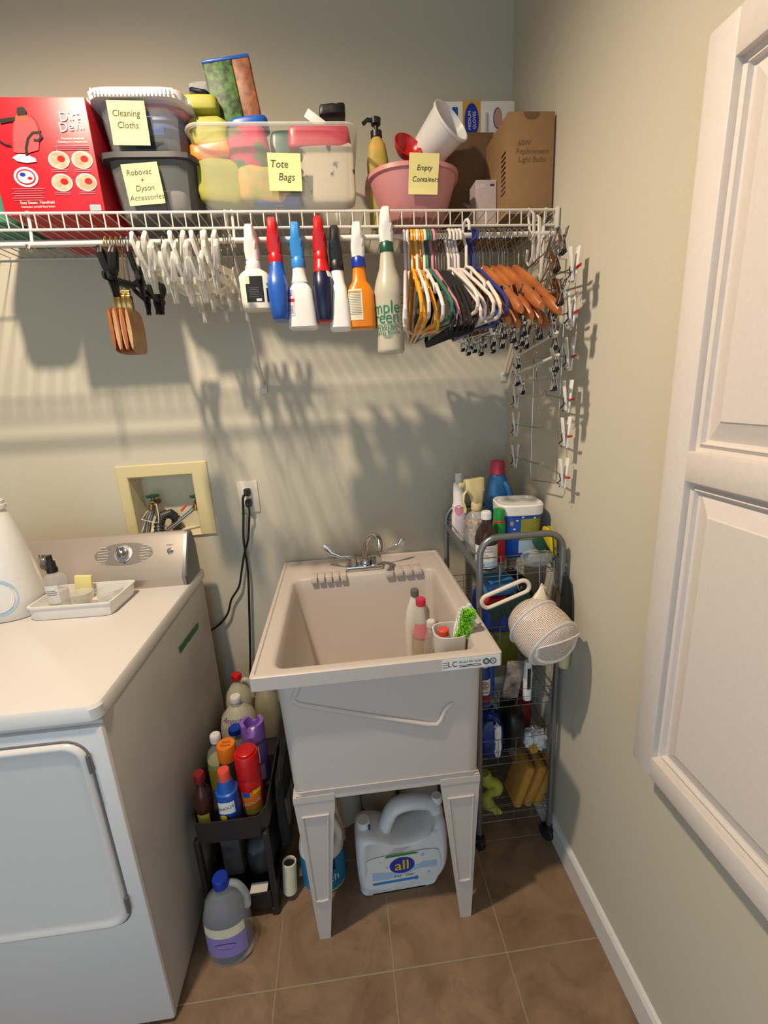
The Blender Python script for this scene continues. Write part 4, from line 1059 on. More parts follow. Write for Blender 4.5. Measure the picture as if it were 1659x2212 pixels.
# -- tubular plastic hangers
def series(name, m, spec, grp, **kw):
    first = None
    for i, (px, rz, lab) in enumerate(spec):
        if first is None: first = H(name, lab, grp); tube_hanger(first, m, **kw); t = first
        else: t = dup(first, (0, 0, 0), lab)
        place(t, px, rz+random.uniform(-.03, .03)); t.rotation_euler.x = random.uniform(-.09, .09)
series('plastic_hanger', 'lavender', [(873, -.15, 'greyish white plastic hanger right beside the frosted spray bottle')], None)
YL = 'yellow plastic tube hanger in the group right of the spray bottles'
series('plastic_hanger', 'hanger_yellow', [(888, -.10, YL), (894, -.06, YL), (903, -.02, YL), (909, .02, YL)], 'yellow plastic hangers', notch=True)
WL = 'white plastic tube hanger mixed in with the yellow hangers'
series('plastic_hanger', 'wire_white', [(881, -.22, WL), (899, -.05, WL), (915, .03, WL)], 'white hangers among the yellow ones', notch=True, wid=.185)
series('plastic_hanger', 'hanger_green', [(921, .05, 'dark green plastic hanger, left of the two'), (926, .09, 'dark green plastic hanger next to the pink one')], 'dark green hangers')
series('plastic_hanger', 'rose', [(933, .1, 'pink plastic hanger between the dark green and black hangers')], None)
BL = 'black velvet hanger with thin metal hook between the pink and white hangers'
first = None
for i, px in enumerate((940, 946, 952, 958, 963)):
    if first is None:
        first = H('velvet_hanger', BL, 'black velvet hangers'); q = MB(); hp = hook_pts(.018, .05); q.tube(hp, .0016, 'chrome', 8); q.build('hook', first); z = hp[-1][2]
        q = MB(); sh = [(0, 0, z+.006), (0, .02, z-.004), (0, .11, z-.050), (0, .17, z-.105), (0, .185, z-.135), (0, .175, z-.148)]
        q.tube(sh+[(0, 0, z-.146)]+[(0, -y, zz) for _, y, zz in reversed(sh[1:])], .0055, 'black_flock', 8, True, (.5, 1.5)); q.build('frame', first); t = first
    else: t = dup(first, (0, 0, 0), BL)
    place(t, px, .03*i-.02)
WW = 'white plastic tube hanger in the bunch right of the black hangers'
series('plastic_hanger', 'wire_white', [(967, .08, WW), (975, .10, WW), (989, .12, WW)], 'white plastic hangers', wid=.2)
series('plastic_hanger', 'lavender', [(982, .1, 'pale lilac plastic hanger among the white ones'),], None)
t = H('plastic_hanger', 'large white plastic hanger hooked higher than the others, in front of the wooden hangers', None); tube_hanger(t, 'wire_white', wid=.19, neck=.05, notch=True); place(t, 1004, .12); t.location.z += .018; t.location.y -= .012
series('plastic_hanger', 'blue_hanger', [(1017, .06, 'dark blue plastic hanger left of the wooden hangers, left one'), (1024, .08, 'dark blue plastic hanger directly beside the wooden hangers')], 'dark blue hangers')
WD = 'orange brown wooden hanger with trouser bar and metal clips at the right of the rod'
first = None
for i, px in enumerate((1031, 1042, 1052, 1064, 1075, 1086, 1099, 1111)):
    if first is None: first = H('wooden_hanger', WD, 'wooden hangers'); wood_hanger(first); t = first
    else: t = dup(first, (0, 0, 0), WD)
    place(t, px, (.0, .03, .01, .05, .06, .05, .07, .08)[i]); t.rotation_euler.x = (.04, -.06, .08, 0, -.08, .05, .1, -.03)[i]
MH = 'chrome skirt hanger with black tipped clips hanging near the right wall'
first = None
for i, (px, rz) in enumerate(((1036, .12), (1058, .14), (1081, .12), (1092, .2), (1120, .25), (1135, .2))):
    if first is None: first = H('skirt_hanger', MH, 'chrome skirt hangers'); metal_hanger(first, .165, .11); t = first
    else: t = dup(first, (0, 0, 0), MH)
    place(t, px, rz); t.rotation_euler.x = random.uniform(-.12, .12)
# -- white plastic hook loops hung near the end of the rod
first = None
for i, (px, py) in enumerate(((1150, 470), (1163, 480), (1172, 500))):
    lab = ('white plastic hook strap on the rod near the wall, left one', 'white plastic hook strap on the rod near the wall, middle one', 'white plastic hook strap on the rod nearest the right wall')[i]
    p = at(px, py, Y=SY-.012)
    t = thing('plastic_hook', lab, 'hook', p, (.5, .2, -.3)[i], 'white plastic hook straps')
    L_ = (.11, .09, .11)[i]
    q = MB(); q.tube([(0, .012, .006), (0, .004, .016), (0, -.004, .008), (0, -.006, -.03), (0, -.004, -L_+.02), (0, .006, -L_), (0, .016, -L_+.015), (0, .012, -L_+.04)], .0035, 'wire_white', 8, flat=(1.5, .8)); q.build('hook_strap', t)

# ---- multi tier skirt hangers on the right wall
def tier_rack():
    X = -.034
    t = thing('tiered_skirt_hanger', 'long chrome tiered skirt hanger with white clips and red tips flat against the right wall', 'hanger', (X, -.345, 1.17))
    ya, yb = -.30+.345, -.465+.345
    q = MB()
    q.tube([(0, ya, .56), (0, ya, .02), (0, ya-.01, .0), (0, yb+.01, .016), (0, yb, .03), (0, yb, .56), (0, (ya+yb)/2+.02, .59), (0, (ya+yb)/2, .62)], .0018, 'chrome', 8)
    q.tube([(0, (ya+yb)/2+.015*cos(radians(a)), .635+.015*sin(radians(a))) for a in range(-90, 160, 20)], .0018, 'chrome', 8)
    q.build('wire_frame', t)
    rows = [(855, 855), (928, 938), (992, 1013)]
    zs_ = [1.705, 1.61, 1.512, 1.413, 1.325, 1.222]
    for i, z in enumerate(zs_):
        zz = z-1.17; q = MB(); off = -.004
        y0, y1 = .185, -.185
        q.tube([(off, y0, zz), (off, ya-.02, zz+.002), (off, -.03, zz+.004), (off, -.035, zz+.016), (off, -.045, zz+.016), (off, -.05, zz+.004), (off, y1, zz-.006)], .0018, 'chrome', 8)
        tr = q.build('tier_bar', t)
        for yy, s_ in ((y0-.02, 1), (y1+.02, -1)):
            if i < 2 and s_ > 0: continue
            zc = zz-.004
            q = MB()
            q.box((off+.006, yy, zc+.006), (.0035, .018, .078), 'white_plastic', .0015, rot=Matrix.Rotation(.10, 4, 'Y')); q.box((off-.006, yy, zc+.008), (.0035, .014, .072), 'white_plastic', .0015, rot=Matrix.Rotation(-.12, 4, 'Y'))
            q.lathe([(.0022, 0), (.0022, .001)], 'black_plastic', (0, 0, 0), 8, M=Matrix.Translation((off-.010, yy, zc-.028)) @ Matrix.Rotation(pi/2, 4, 'Y'))
            q.build('clip', tr)
            q = MB(); q.tube([(off-.004, yy, zc+.012), (off-.008, yy+.004, zc), (off-.006, yy+.002, zc-.012), (off-.01, yy+.012, zc-.022)], .0015, 'black_plastic', 6); q.build('spring', tr)
        q = MB(); q.tube([(off, y1+.004, zz-.006), (off, y1-.012, zz-.004)], [.0035, .0028], 'red', 8); q.build('red_tip', tr)
        q = MB(); q.tube([(off, y0-.004, zz), (off, y0+.008, zz)], [.003, .0025], 'dark_red', 8); q.build('red_tip', tr)
tier_rack()
# ---- slanting chrome clip hangers in front of it
def slant(p0, p1, label, wht, first=[None]):
    a = at(p0[0], p0[1], X=-.085); b = at(p1[0], p1[1], X=-.105); c = (a+b)/2; d = b-a; L_ = d.length
    t = thing('skirt_hanger', label, 'hanger', c, group=None)
    t.rotation_euler = (-math.asin(max(-1, min(1, d.z/L_)))*1, 0, math.atan2(d.y, d.x)+pi/2)
    # local -y runs from a to b
    q = MB(); q.tube([(0, L_/2, 0), (0, -L_/2, 0)], .0035 if wht else .002, 'wire_white' if wht else 'chrome', 8); q.build('bar', t)
    q = MB(); q.tube([(0, .0, 0), (0, .004, .02), (0, -.01, .035), (0, -.022, .028)], .0016, 'chrome', 6); q.build('hook', t)
    for s_ in (-1, 1): clip_metal(t, .0, s_*(L_/2-.015), .0)
slant((1130, 590), (1222, 505), 'slanting chrome clip hanger, topmost one beside the end of the shelf', False)
slant((1150, 640), (1205, 545), 'slanting chrome clip hanger second from the top by the right wall', False)
slant((1110, 665), (1218, 620), 'slanting chrome clip hanger level with the wooden hangers by the right wall', False)
slant((1115, 770), (1204, 718), 'slanting white rod clip hanger just below the wooden hangers', True)
slant((1113, 808), (1206, 766), 'slanting white rod clip hanger, lowest of the slanting ones', True)
slant((1125, 825), (1202, 810), 'chrome clip hanger with a shiny clip hanging lowest in front of the wall rack', False)
slant((1110, 730), (1200, 690), 'slanting chrome clip hanger with blackened clips among the wooden hanger ends', False)
# ================================================================== helpers for standing bottles
def handle(t, pts, r, m, flat=None, name='handle'):
    sp = []; pts = [Vector(p) for p in pts]
    for i in range(len(pts)-1):
        p0, p1, p2, p3 = pts[max(i-1, 0)], pts[i], pts[i+1], pts[min(i+2, len(pts)-1)]
        for j in range(5):
            u = j/5; sp.append(.5*((2*p1)+(p2-p0)*u+(2*p0-5*p1+4*p2-p3)*u*u+(3*p1-p0-3*p2+p3)*u**3))
    sp.append(pts[-1]); q = MB(); q.tube(sp, r, m, 12, flat=flat); return q.build(name, t)
def bottle(name, label, cat, loc, H, r, m, capm, capr=None, caph=.02, secs=None, rz=0, deco=None, ry=None, group=None, capname='cap'):
    """H: total height with cap; secs as fractions of the body height and of r"""
    ry = ry or r; secs = secs or [(0, .92, .92, 2), (.02, 1, 1, 2), (.68, 1, 1, 2), (.80, .82, .82, 2), (.90, .42, .42, 2), (1, .36, .36, 2)]
    t = thing(name, label, cat, loc, rz, group); hb = H-caph
    S_ = [(q_[0]*hb, q_[1]*r, q_[2]*ry, q_[3]) for q_ in secs]
    q = MB(); q.secs(S_, m, seg=36); q.build('bottle_body', t)
    cr = capr or secs[-1][1]*r*1.12
    cap(t, hb-.002, cr, caph+.002, capm, capname, ribs=caph < .03)
    if deco: deco(t, Body(S_), hb)
    return t
def zat(px, py, Y): return at(px, py, Y=Y).z
def xat(px, py, Y): return at(px, py, Y=Y).x

# ================================================================== ON THE DRYER
DZ = .9025
def on_dryer():
    t = thing('plastic_jug', 'tall white conical plastic jug with no lid at the left edge on the dryer', 'jug', (-1.550, -.330, DZ))
    H = .325; S_ = [(0, .073, .073, 2), (.006, .077, .077, 2), (.06, .076, .076, 2), (.20, .058, .058, 2), (.285, .038, .038, 2), (.292, .034, .034, 2), (.298, .034, .034, 2)]
    q = MB(); q.secs(S_, 'white_plastic', seg=44, cap1=False)
    q.lathe([(.034, .298), (.038, .299), (.038, .309), (.035, .310), (.035, .320), (.032, .322), (.030, .320), (.030, .29)], 'white_plastic', cap0=False, cap1=False); q.build('jug_body', t)
    B = Body(S_); q = MB(); B.ell(q, -80, .07, .045, .05, 'pale_blue'); B.ell(q, -80, .07, .036, .041, 'label_white', .0016); q.build('label_sticker', t)
    # tray
    x0, x1, y0, y1 = -1.470, -1.245, -.418, -.262; t = thing('plastic_tray', 'shallow rectangular white plastic tray on the dryer top', 'tray', ((x0+x1)/2, (y0+y1)/2, DZ), -.04)
    q = MB(); open_bin(q, x1-x0, y1-y0, .040, .002, 'white_gloss', taper=.93, n=14, rim=.005, seg=64); q.build('shell', t)
    # spray bottle
    p = at(128, 1298, Z=DZ+.003)
    def deco(t, B, h):
        q = MB(); B.band(q, .22*h, .72*h, -128, -52, 'label_white'); 
        B.band(q, .22*h, .225*h, -128, -52, 'grey_plastic', .0012, 1, 10); B.band(q, .715*h, .72*h, -128, -52, 'grey_plastic', .0012, 1, 10)
        for i, w in enumerate((22, 30, 26)): B.band(q, (.56-.05*i)*h, (.575-.05*i)*h, -90-w, -90+w, 'grey_plastic', .0012, 1, 8)
        q.build('label_sticker', t)
    t = bottle('mist_bottle', 'small clear mist bottle with black pump and white label in the tray', 'bottle', (-1.422, -.345, DZ+.003), .125, .0275, 'clear', 'black_plastic', .013, .014, [(0, .94, .94, 2), (.03, 1, 1, 2), (.78, 1, 1, 2), (.9, .8, .8, 2), (.95, .42, .42, 2), (1, .4, .4, 2)], deco=deco)
    q = MB(); q.lathe([(.0125, .124), (.012, .140), (.008, .142), (.0075, .158)], 'black_plastic', seg=24); q.tube([(0, -.006, .150), (0, -.0125, .151)], .003, 'black_plastic'); q.build('sprayer', t)
    q = MB(); q.lathe([(.025, .003), (.025, .055)], 'frost_light', seg=28); q.build('liquid', t)
    # yellow pad
    t = thing('note_pad', 'yellow sticky note pad standing in the white tray behind the clear cups', 'note pad', (-1.382, -.290, DZ+.003), .1)
    q = MB(); q.box((0, 0, .036), (.044, .012, .072), 'yellow_paper', .001, rot=Matrix.Rotation(.12, 4, 'Y')); q.build('pad', t)
    q = MB(); q.box((0, .0075, .034), (.042, .002, .066), 'label_white', rot=Matrix.Rotation(.12, 4, 'Y')); q.build('backing', t)
    t = thing('measuring_cup', 'small clear plastic measuring cup in the left middle of the tray', 'cup', (-1.356, -.352, DZ+.003))
    q = MB(); q.lathe([(.018, 0), (.020, .002), (.027, .045), (.0285, .046), (.027, .0465), (.0255, .045), (.0185, .003), (.002, .0025)], 'frost_light', seg=36); q.build('cup_shell', t)
    for z in (.015, .025, .035): q = MB()
    q = MB(); q.secs([(.004, .012, .014, 2.4), (.012, .016, .012, 2.6), (.018, .011, .013, 2.4)], 'chrome'); q.build('foil_piece', t)
    t = thing('measuring_cup', 'wider clear plastic cup lying at the right end of the tray', 'cup', (-1.295, -.325, DZ+.003))
    q = MB(); q.lathe([(.030, 0), (.032, .002), (.038, .040), (.040, .041), (.038, .042), (.0365, .040), (.030, .004), (.002, .003)], 'clear', seg=36); q.build('cup_shell', t)
    t = thing('dark_coaster', 'dark navy round coaster leaning inside the right end of the tray', 'coaster', (-1.292, -.372, DZ+.006), rot=(.2, 0, -.2))
    q = MB(); q.lathe([(.019, 0), (.021, .002), (.021, .005), (.017, .006)], 'navy', (0, 0, 0), 28); q.build('disc', t)
on_dryer()

# ================================================================== IN THE TUB
def in_tub():
    zb = .5420
    def d1(t, B, h):
        q = MB(); B.band(q, .25*h, .62*h, -100, -50, 'label_white'); q.build('label_sticker', t)
    x = xat(900, 1340, -.25); 
    bottle('dish_bottle', 'white plastic bottle with dark grey cap standing in the laundry tub', 'bottle', (-.395, -.245, zb), zat(900, 1272, -.245)-zb, .036, 'white_plastic', 'grey_plastic', .013, .022,
           [(0, .94, .94, 3), (.03, 1, 1, 3), (.6, 1, 1, 3), (.8, .8, .8, 2.5), (.93, .5, .5, 2), (1, .35, .35, 2)], ry=.024, deco=d1)
    def d2(t, B, h):
        q = MB(); B.band(q, .60*h, .78*h, -150, -60, 'rose', .0006); q.build('label_sticker', t)
        q = MB(); q.lathe([(.0325, .003), (.0325, h*.62)], 'amber_liquid', seg=32); q.build('liquid', t)
    bottle('soap_bottle', 'clear soap bottle with pink cap in front of the white bottle in the tub', 'bottle', (-.388, -.318, zb), zat(907, 1292, -.318)-zb, .035, 'clear', 'pink_cap', .015, .022,
           [(0, .94, .94, 2), (.03, 1, 1, 2), (.62, 1, 1, 2), (.85, .6, .6, 2), (1, .38, .38, 2)], deco=d2)
    def d3(t, B, h):
        q = MB(); q.lathe([(.0215, .003), (.0215, h*.5)], 'amber_liquid', seg=28); q.build('liquid', t)
        q = MB(); B.band(q, .2*h, .5*h, -110, -50, 'label_cream'); q.build('label_sticker', t)
    bottle('soap_bottle', 'small clear bottle with white cap, shortest and frontmost bottle in the tub', 'bottle', (-.370, -.385, zb), zat(923, 1341, -.385)-zb, .025, 'clear', 'white_plastic', .013, .018,
           [(0, .94, .94, 2), (.03, 1, 1, 2), (.70, 1, 1, 2), (.88, .6, .6, 2), (1, .42, .42, 2)], deco=d3)
    # caddy cup hung on the inner right wall of the tub
    c = (-.362, -.592)
    t = thing('caddy_cup', 'white plastic octagonal cup hanging inside the right front corner of the tub', 'caddy', (c[0], c[1], .775))
    r = .041; q = MB(); q.secs([(0, r*.86, r*.86, 3), (.004, r*.9, r*.9, 3), (.078, r, r, 3), (.083, r*1.02, r*1.02, 3), (.083, r*.94, r*.94, 3), (.006, r*.82, r*.82, 3)], 'white_plastic', seg=32); q.build('cup_shell', t)
    q = MB(); q.tube([(r-.003, 0, .06), (r-.002, .0, .088), (r+.012, 0, .0905), (r+.030, .0, .0905)], .005, 'white_plastic', 8, flat=(2.2, .6)); q.build('hanging_clip', t)
    k = thing('scrubber_refill', 'red and blue dispenser standing in the caddy cup beside the green brush', 'dispenser', (c[0]-.016, c[1]-.004, .781))
    q = MB(); q.lathe([(.020, 0), (.021, .002), (.021, .040), (.019, .042)], 'royal'); q.build('base', k); q = MB(); q.lathe([(.018, .042), (.018, .052), (.017, .066), (.013, .070)], 'frost_light'); q.build('collar', k); q = MB(); q.lathe([(.0145, .066), (.0145, .082), (.012, .085)], 'coral'); q.build('cap', k)
    # brush: green and white bristles
    p = at(1000, 1362, Y=-.62)
    k = thing('scrub_brush', 'scrubbing brush with lime green and white bristles standing in the caddy cup', 'brush', (c[0]+.012, c[1]+.004, .785), rot=(.1, .22, 0))
    q = MB(); q.tube([(0, 0, 0), (0, 0, .05), (.004, 0, .09), (.004, .0, .13), (.004, 0, .150)], [.006, .006, .006, .008, .006], 'white_plastic', 10); q.box((.003, .002, .108), (.030, .010, .066), 'white_plastic', .004); q.build('handle', k)
    rnd = random.Random(3)
    def tuft(x0, x1, z0, z1, m, n, nm, L0, ys):
        q = MB()
        for i in range(n):
            x = rnd.uniform(x0, x1); z = rnd.uniform(z0, z1); dx = (x-(x0+x1)/2)*.5+rnd.uniform(-.004, .004); dz = (z-(z0+z1)/2)*.35+rnd.uniform(-.004, .003)
            s_ = -1
            L1 = L0*rnd.uniform(.8, 1.1)
            q.tube([(x, -.002, z), (x+dx*.5, -.002+s_*L1*.6, z+dz*.6), (x+dx, -.002+s_*L1, z+dz-.002)], [.0014, .0013, .0007], m, 4)
        return q.build(nm, k)
    tuft(-.012, .012, .078, .140, 'lime', 620, 'green_bristles', .026, 1)
    tuft(.014, .021, .076, .130, 'white_plastic', 230, 'white_bristles', .022, 1)
    tuft(-.019, -.013, .08, .138, 'white_plastic', 160, 'white_bristles', .020, 1)
in_tub()

# ================================================================== CHROME / GREY ROLLING CART
CX0, CX1, CY0, CY1 = -.254, -.024, -.500, -.110
TIERS = (.950, .745, .530, .325, .105)
def cart():
    cx, cy = (CX0+CX1)/2, (CY0+CY1)/2
    t = thing('rolling_cart', 'tall narrow grey metal rolling cart with wire baskets between the tub and right wall', 'cart', (cx, cy, 0))
    hx, hy = (CX1-CX0)/2, (CY1-CY0)/2; r = .0092
    for s_, top in ((-1, 1.062), (1, 1.052)):
        y = s_*hy; rc = .048; q = MB()
        pts = [(-hx, y, .055), (-hx, y, top-rc)]+[(-hx+rc-rc*cos(radians(a)), y, top-rc+rc*sin(radians(a))) for a in range(15, 91, 15)]+[(hx-rc+rc*sin(radians(a)), y, top-rc+rc*cos(radians(a))) for a in range(0, 91, 15)]+[(hx, y, .055)]
        q.tube(pts, r, 'steel_gray', 12); q.build('end_frame', t)
    for sx in (-1, 1):
        q = MB(); q.tube([(sx*hx, -hy, .972), (sx*hx, hy, .985)], r*.95, 'steel_gray', 10); q.build('side_rail', t)
    w = .0016; w2 = .0011
    for i, z in enumerate(TIERS):
        q = MB(); hgt = (.055, .05, .055, .09, .055)[i]; a, b = hx-.004, hy-.004
        for zz, rr in ((z, w), (z+hgt*.5, w2), (z+hgt, w)):
            q.tube([(-a, -b, zz), (a, -b, zz), (a, b, zz), (-a, b, zz)], rr, 'steel_gray', 6, True)
        n = 14
        for k in range(n+1):
            y = -b+2*b*k/n; q.tube([(-a, y, z+hgt*.5), (-a, y, z), (a, y, z), (a, y, z+hgt*.5)], w2*.9, 'steel_gray', 5)
        for k in range(5):
            x = -a+2*a*k/4; q.tube([(x, -b, z+hgt), (x, -b, z), (x, b, z), (x, b, z+hgt)], w2, 'steel_gray', 5)
        q.build('wire_basket', t)
    # hooks on the front
    for x in (-.062, -.012, .05, .09):
        q = MB(); q.tube([(x, -hy-.004, .985), (x, -hy-.006, .93), (x, -hy-.012, .915), (x, -hy-.026, .914), (x, -hy-.030, .926)], .0016, 'steel_gray', 6); q.build('hook', t)
    for sx in (-1, 1):
        for sy in (-1, 1):
            q = MB(); y = sy*hy; q.tube([(sx*hx, y, .07), (sx*hx, y, .045)], .011, 'black_plastic', 10); q.build('caster', t)
            q = MB(); c_ = Vector((sx*hx, y+.010, .027))
            q.lathe([(.010, -.012), (.025, -.010), (.027, -.004), (.027, .004), (.025, .010), (.010, .012)], 'black_rubber', c_*0, 24, M=Matrix.Translation(c_) @ Matrix.Rotation(.4, 4, 'Z') @ Matrix.Rotation(pi/2, 4, 'Y'))
            q.box(c_+Vector((0, -.004, .022)), (.034, .036, .012), 'black_plastic', .004); q.build('wheel', t)
cart()

def cart_items():
    z = TIERS[0]+.0025
    def ht(px, py, Y, zb=z): return zat(px, py, Y)-zb
    # white ribbed-neck bottle
    Y = -.17
    def d(t, B, h):
        q = MB(); B.ell(q, -110, .52*h, .014, .018, 'rose'); B.band(q, .15*h, .45*h, -140, -40, 'lavender'); q.build('label_sticker', t)
    bottle('white_bottle', 'white bottle with long ribbed neck at the back left of the cart top', 'bottle', (-.222, Y, z), ht(990, 1022, Y), .026, 'white_plastic', 'white_gloss', .0125, .022,
           [(0, .95, .95, 2), (.03, 1, 1, 2), (.42, 1, 1, 2), (.50, .86, .86, 2), (.52, .92, .92, 2), (.55, .84, .84, 2), (.57, .92, .92, 2), (.60, .84, .84, 2), (.62, .78, .78, 2), (.88, .74, .74, 2), (.94, .70, .70, 2), (.97, .45, .45, 2), (1, .42, .42, 2)], deco=d)
    # cream trigger bottle
    Y = -.225; p = at(1030, 1100, Y=Y); H_ = ht(1030, 1034, Y)
    t = thing('spray_bottle', 'small spray bottle with cream trigger head standing on the cart top', 'spray bottle', (p.x, Y, z), rz=pi/2+.25)
    nb = H_-.098
    q = MB(); q.secs([(0, .026, .020, 3), (.004, .028, .022, 3), (nb*.55, .026, .021, 3), (nb*.7, .017, .017, 2), (nb*.75, .019, .019, 2), (nb*.8, .016, .016, 2), (nb*.86, .018, .018, 2), (nb, .013, .013, 2)], 'frost'); q.build('bottle_body', t); q = MB(); q.secs([(.003, .024, .018, 3), (nb*.5, .022, .018, 3)], 'pegs'); q.build('liquid', t)
    trigger(t, nb-.003, 'cream_yellow', 'cream_yellow', s=1.1)
    # blue detergent with pink cap
    Y = -.150; p = at(1070, 1080, Y=Y); H_ = ht(1070, 995, Y)
    t = bottle('detergent_bottle', 'blue detergent bottle with pink cap in the back corner of the cart top', 'bottle', (-.085, Y, z), H_, .042, 'deterg_blue', 'pink_cap', .024, .042,
           [(0, .96, .96, 3), (.03, 1, 1, 3), (.5, 1, 1, 3), (.72, .9, .9, 3), (.9, .72, .8, 2.5), (.97, .62, .72, 2), (1, .5, .58, 2)], ry=.030)
    handle(t, [(.016, -.026, H_*.72), (.024, -.036, H_*.66), (.032, -.036, H_*.52), (.034, -.028, H_*.38)], .010, 'deterg_blue', name='handle')
    # bag of clothes pegs
    Y = -.33; p = at(1003, 1140, Y=Y)
    t = thing('peg_bag', 'clear zip bag of wooden clothes pegs leaning at the left of the cart top', 'bag', (-.212, Y, z), rz=.35)
    q = MB(); q.blob((0, 0, .070), (.062, .060, .135), 'clear_film', 3, .12, 2, 4); q.build('film', t)
    rnd = random.Random(5)
    for i in range(16):
        q = MB(); M = Matrix.Translation((rnd.uniform(-.016, .016), rnd.uniform(-.014, .014), .040+.0045*i)) @ Matrix.Rotation(rnd.uniform(-.5, .5), 4, 'Z') @ Matrix.Rotation(rnd.uniform(.2, 1.4), 4, 'Y')
        q.box(M.to_translation(), (.060, .009, .008), 'pegs', .001, rot=M.to_3x3().to_4x4()); q.build('clothes_peg', t)
    # brown peroxide bottle
    Y = -.430; p = at(1050, 1160, Y=Y); H_ = ht(1050, 1104, Y)
    def d(t, B, h):
        q = MB(); B.band(q, .04*h, .50*h, -175, -5, 'label_white'); B.text(q, 'HYDROGEN', .0078, -110, .45*h, 'purple_dark'); B.text(q, 'PEROXIDE', .0088, -110, .385*h, 'crimson')
        B.text(q, 'TOPICAL', .0062, -118, .31*h, 'ink'); B.text(q, 'SOLUTION', .0062, -118, .255*h, 'ink'); B.band(q, .06*h, .18*h, -140, -50, 'pale_blue', .001)
        B.band(q, .2*h, .42*h, -68, -52, 'label_cream', .001); q.build('label_sticker', t)
    bottle('peroxide_bottle', 'dark brown round bottle with white cap at the front of the cart top', 'bottle', (p.x, Y, z), H_, .031, 'brown_bottle', 'white_gloss', .0135, .020,
           [(0, .94, .94, 2), (.03, 1, 1, 2), (.60, 1, 1, 2), (.72, .9, .9, 2), (.84, .62, .62, 2), (.92, .38, .38, 2), (1, .36, .36, 2)], deco=d)
    # green capped red bottle
    Y = -.39; p = at(1079, 1160, Y=Y); H_ = ht(1079, 1099, Y)
    def d(t, B, h):
        q = MB(); B.band(q, .55*h, .95*h, -178, -2, 'green'); B.ell(q, -140, .6*h, .010, .012, 'royal'); q.build('label_sticker', t)
    bottle('stain_remover_bottle', 'red bottle with tall green cap between the brown bottle and the white lidded tub', 'bottle', (p.x-.002, Y, z), H_, .018, 'red', 'green', .0165, .032,
           [(0, .94, .94, 2), (.03, 1, 1, 2), (.95, 1, 1, 2), (1, .9, .9, 2)], deco=d)
    # big tub with white lid
    Y = -.350; H_ = zat(1120, 1085, -.36)-z; 
    t = thing('powder_tub', 'blue plastic tub with large white lid on the cart top', 'tub', (-.088, -.335, z), rz=-.1)
    S_ = [(0, .050, .050, 4), (.004, .053, .053, 4), (H_-.030, .062, .060, 4), (H_-.028, .062, .060, 4)]
    q = MB(); q.secs(S_, 'oxi_blue', seg=44); q.build('tub_body', t)
    B = Body(S_); q = MB(); B.band(q, .35*H_, .74*H_, -95, -40, 'olive'); B.band(q, .74*H_, .80*H_, -178, -2, 'blue'); 
    B.text(q, '8', .020, -118, .66*H_, 'yellow'); 
    for a_, zz in ((-112, .56), (-105, .72), (-90, .78), (-60, .76)): B.ell(q, a_, zz*H_, .004, .003, 'label_white', .0014, 5)
    B.band(q, .1*H_, .34*H_, -100, -40, 'pale_blue'); q.build('label_sticker', t)
    q = MB(); q.secs([(H_-.032, .064, .062, 4), (H_-.030, .066, .064, 4), (H_-.004, .067, .065, 4), (H_, .064, .062, 4), (H_-.002, .058, .056, 4), (H_-.006, .056, .054, 4)], 'white_gloss', seg=48); q.build('lid', t)
    # yellow scrubbers by the wall
    t = thing('scrub_sponge', 'yellow oval scrubber standing against the right wall behind the white lidded tub', 'sponge', (-.020, -.425, z+.005), rot=(0, -.10, 0))
    for i, x in enumerate((-.007, .004)):
        q = MB(); q.blob((x, 0, .048), (.010, .062, .10), 'yellow_green' if i else 'yellow', 3, .03, 2, i); q.build('pad', t)
    # clear clamshell with green insert
    Y = -.462; p = at(1150, 1215, Y=Y)
    t = thing('clamshell_pack', 'crumpled clear plastic clamshell pack with dark green insert at the front of the cart top', 'package', (-.080, Y, z))
    q = MB(); q.blob((0, 0, .026), (.088, .045, .048), 'clear_film', 2.6, .15, 3, 8); q.build('film', t); q = MB(); q.blob((.004, .004, .028), (.050, .024, .026), 'frost', 3, .1, 3, 2); q.build('content', t)
    q = MB(); q.box((.012, .002, .062), (.032, .012, .05), 'dark_green', .004, rot=Matrix.Rotation(-.5, 4, 'Y')); q.build('insert', t)
    # second tier
    z2 = TIERS[1]+.0025
    t = thing('wipes_pack', 'blue and red plastic pack of wipes on the second tier of the cart', 'package', (-.185, -.40, z2)); q = MB(); q.blob((0, 0, .06), (.10, .14, .12), 'blue_pack', 4, .08, 3, 1); q.build('pack_body', t)
    q = MB(); q.blob((-.015, -.055, .112), (.075, .03, .030), 'red', 3, .2, 3, 2); q.build('red_fold', t)
    t = thing('wipes_pack', 'blue plastic pack stacked on top at the left of the second cart tier', 'package', (-.18, -.42, z2+.126)); q = MB(); q.blob((0, 0, .020), (.10, .11, .04), 'deterg_blue', 5, .05, 3, 6); q.build('pack_body', t)
    t = thing('dark_bag', 'black crumpled bag in the middle of the second cart tier', 'bag', (-.095, -.36, z2)); q = MB(); q.blob((0, 0, .07), (.07, .18, .14), 'black_plastic', 3, .15, 3, 5); q.build('bag_body', t)
    t = thing('orange_pack', 'orange plastic package at the right of the second cart tier', 'package', (-.05, -.46, z2)); q = MB(); q.blob((0, 0, .05), (.035, .05, .10), 'orange', 4, .1, 3, 9); q.build('pack_body', t)
    p = at(1222, 1315, Y=-.515); t = thing('black_pouch', 'black fabric pouch hanging between the cart and the right wall', 'pouch', (-.010-.008, -.515, .79)); q = MB(); q.secs([(0, .009, .022, 3), (.03, .012, .03, 3), (.10, .010, .024, 3), (.145, .007, .012, 2)], 'black_flock'); q.build('pouch_body', t); q = MB(); q.tube([(0, 0, .14), (0, .004, .16), (0, .012, .15)], .002, 'black_plastic', 6); q.build('loop', t)
    # third tier
    z3 = TIERS[2]+.0025
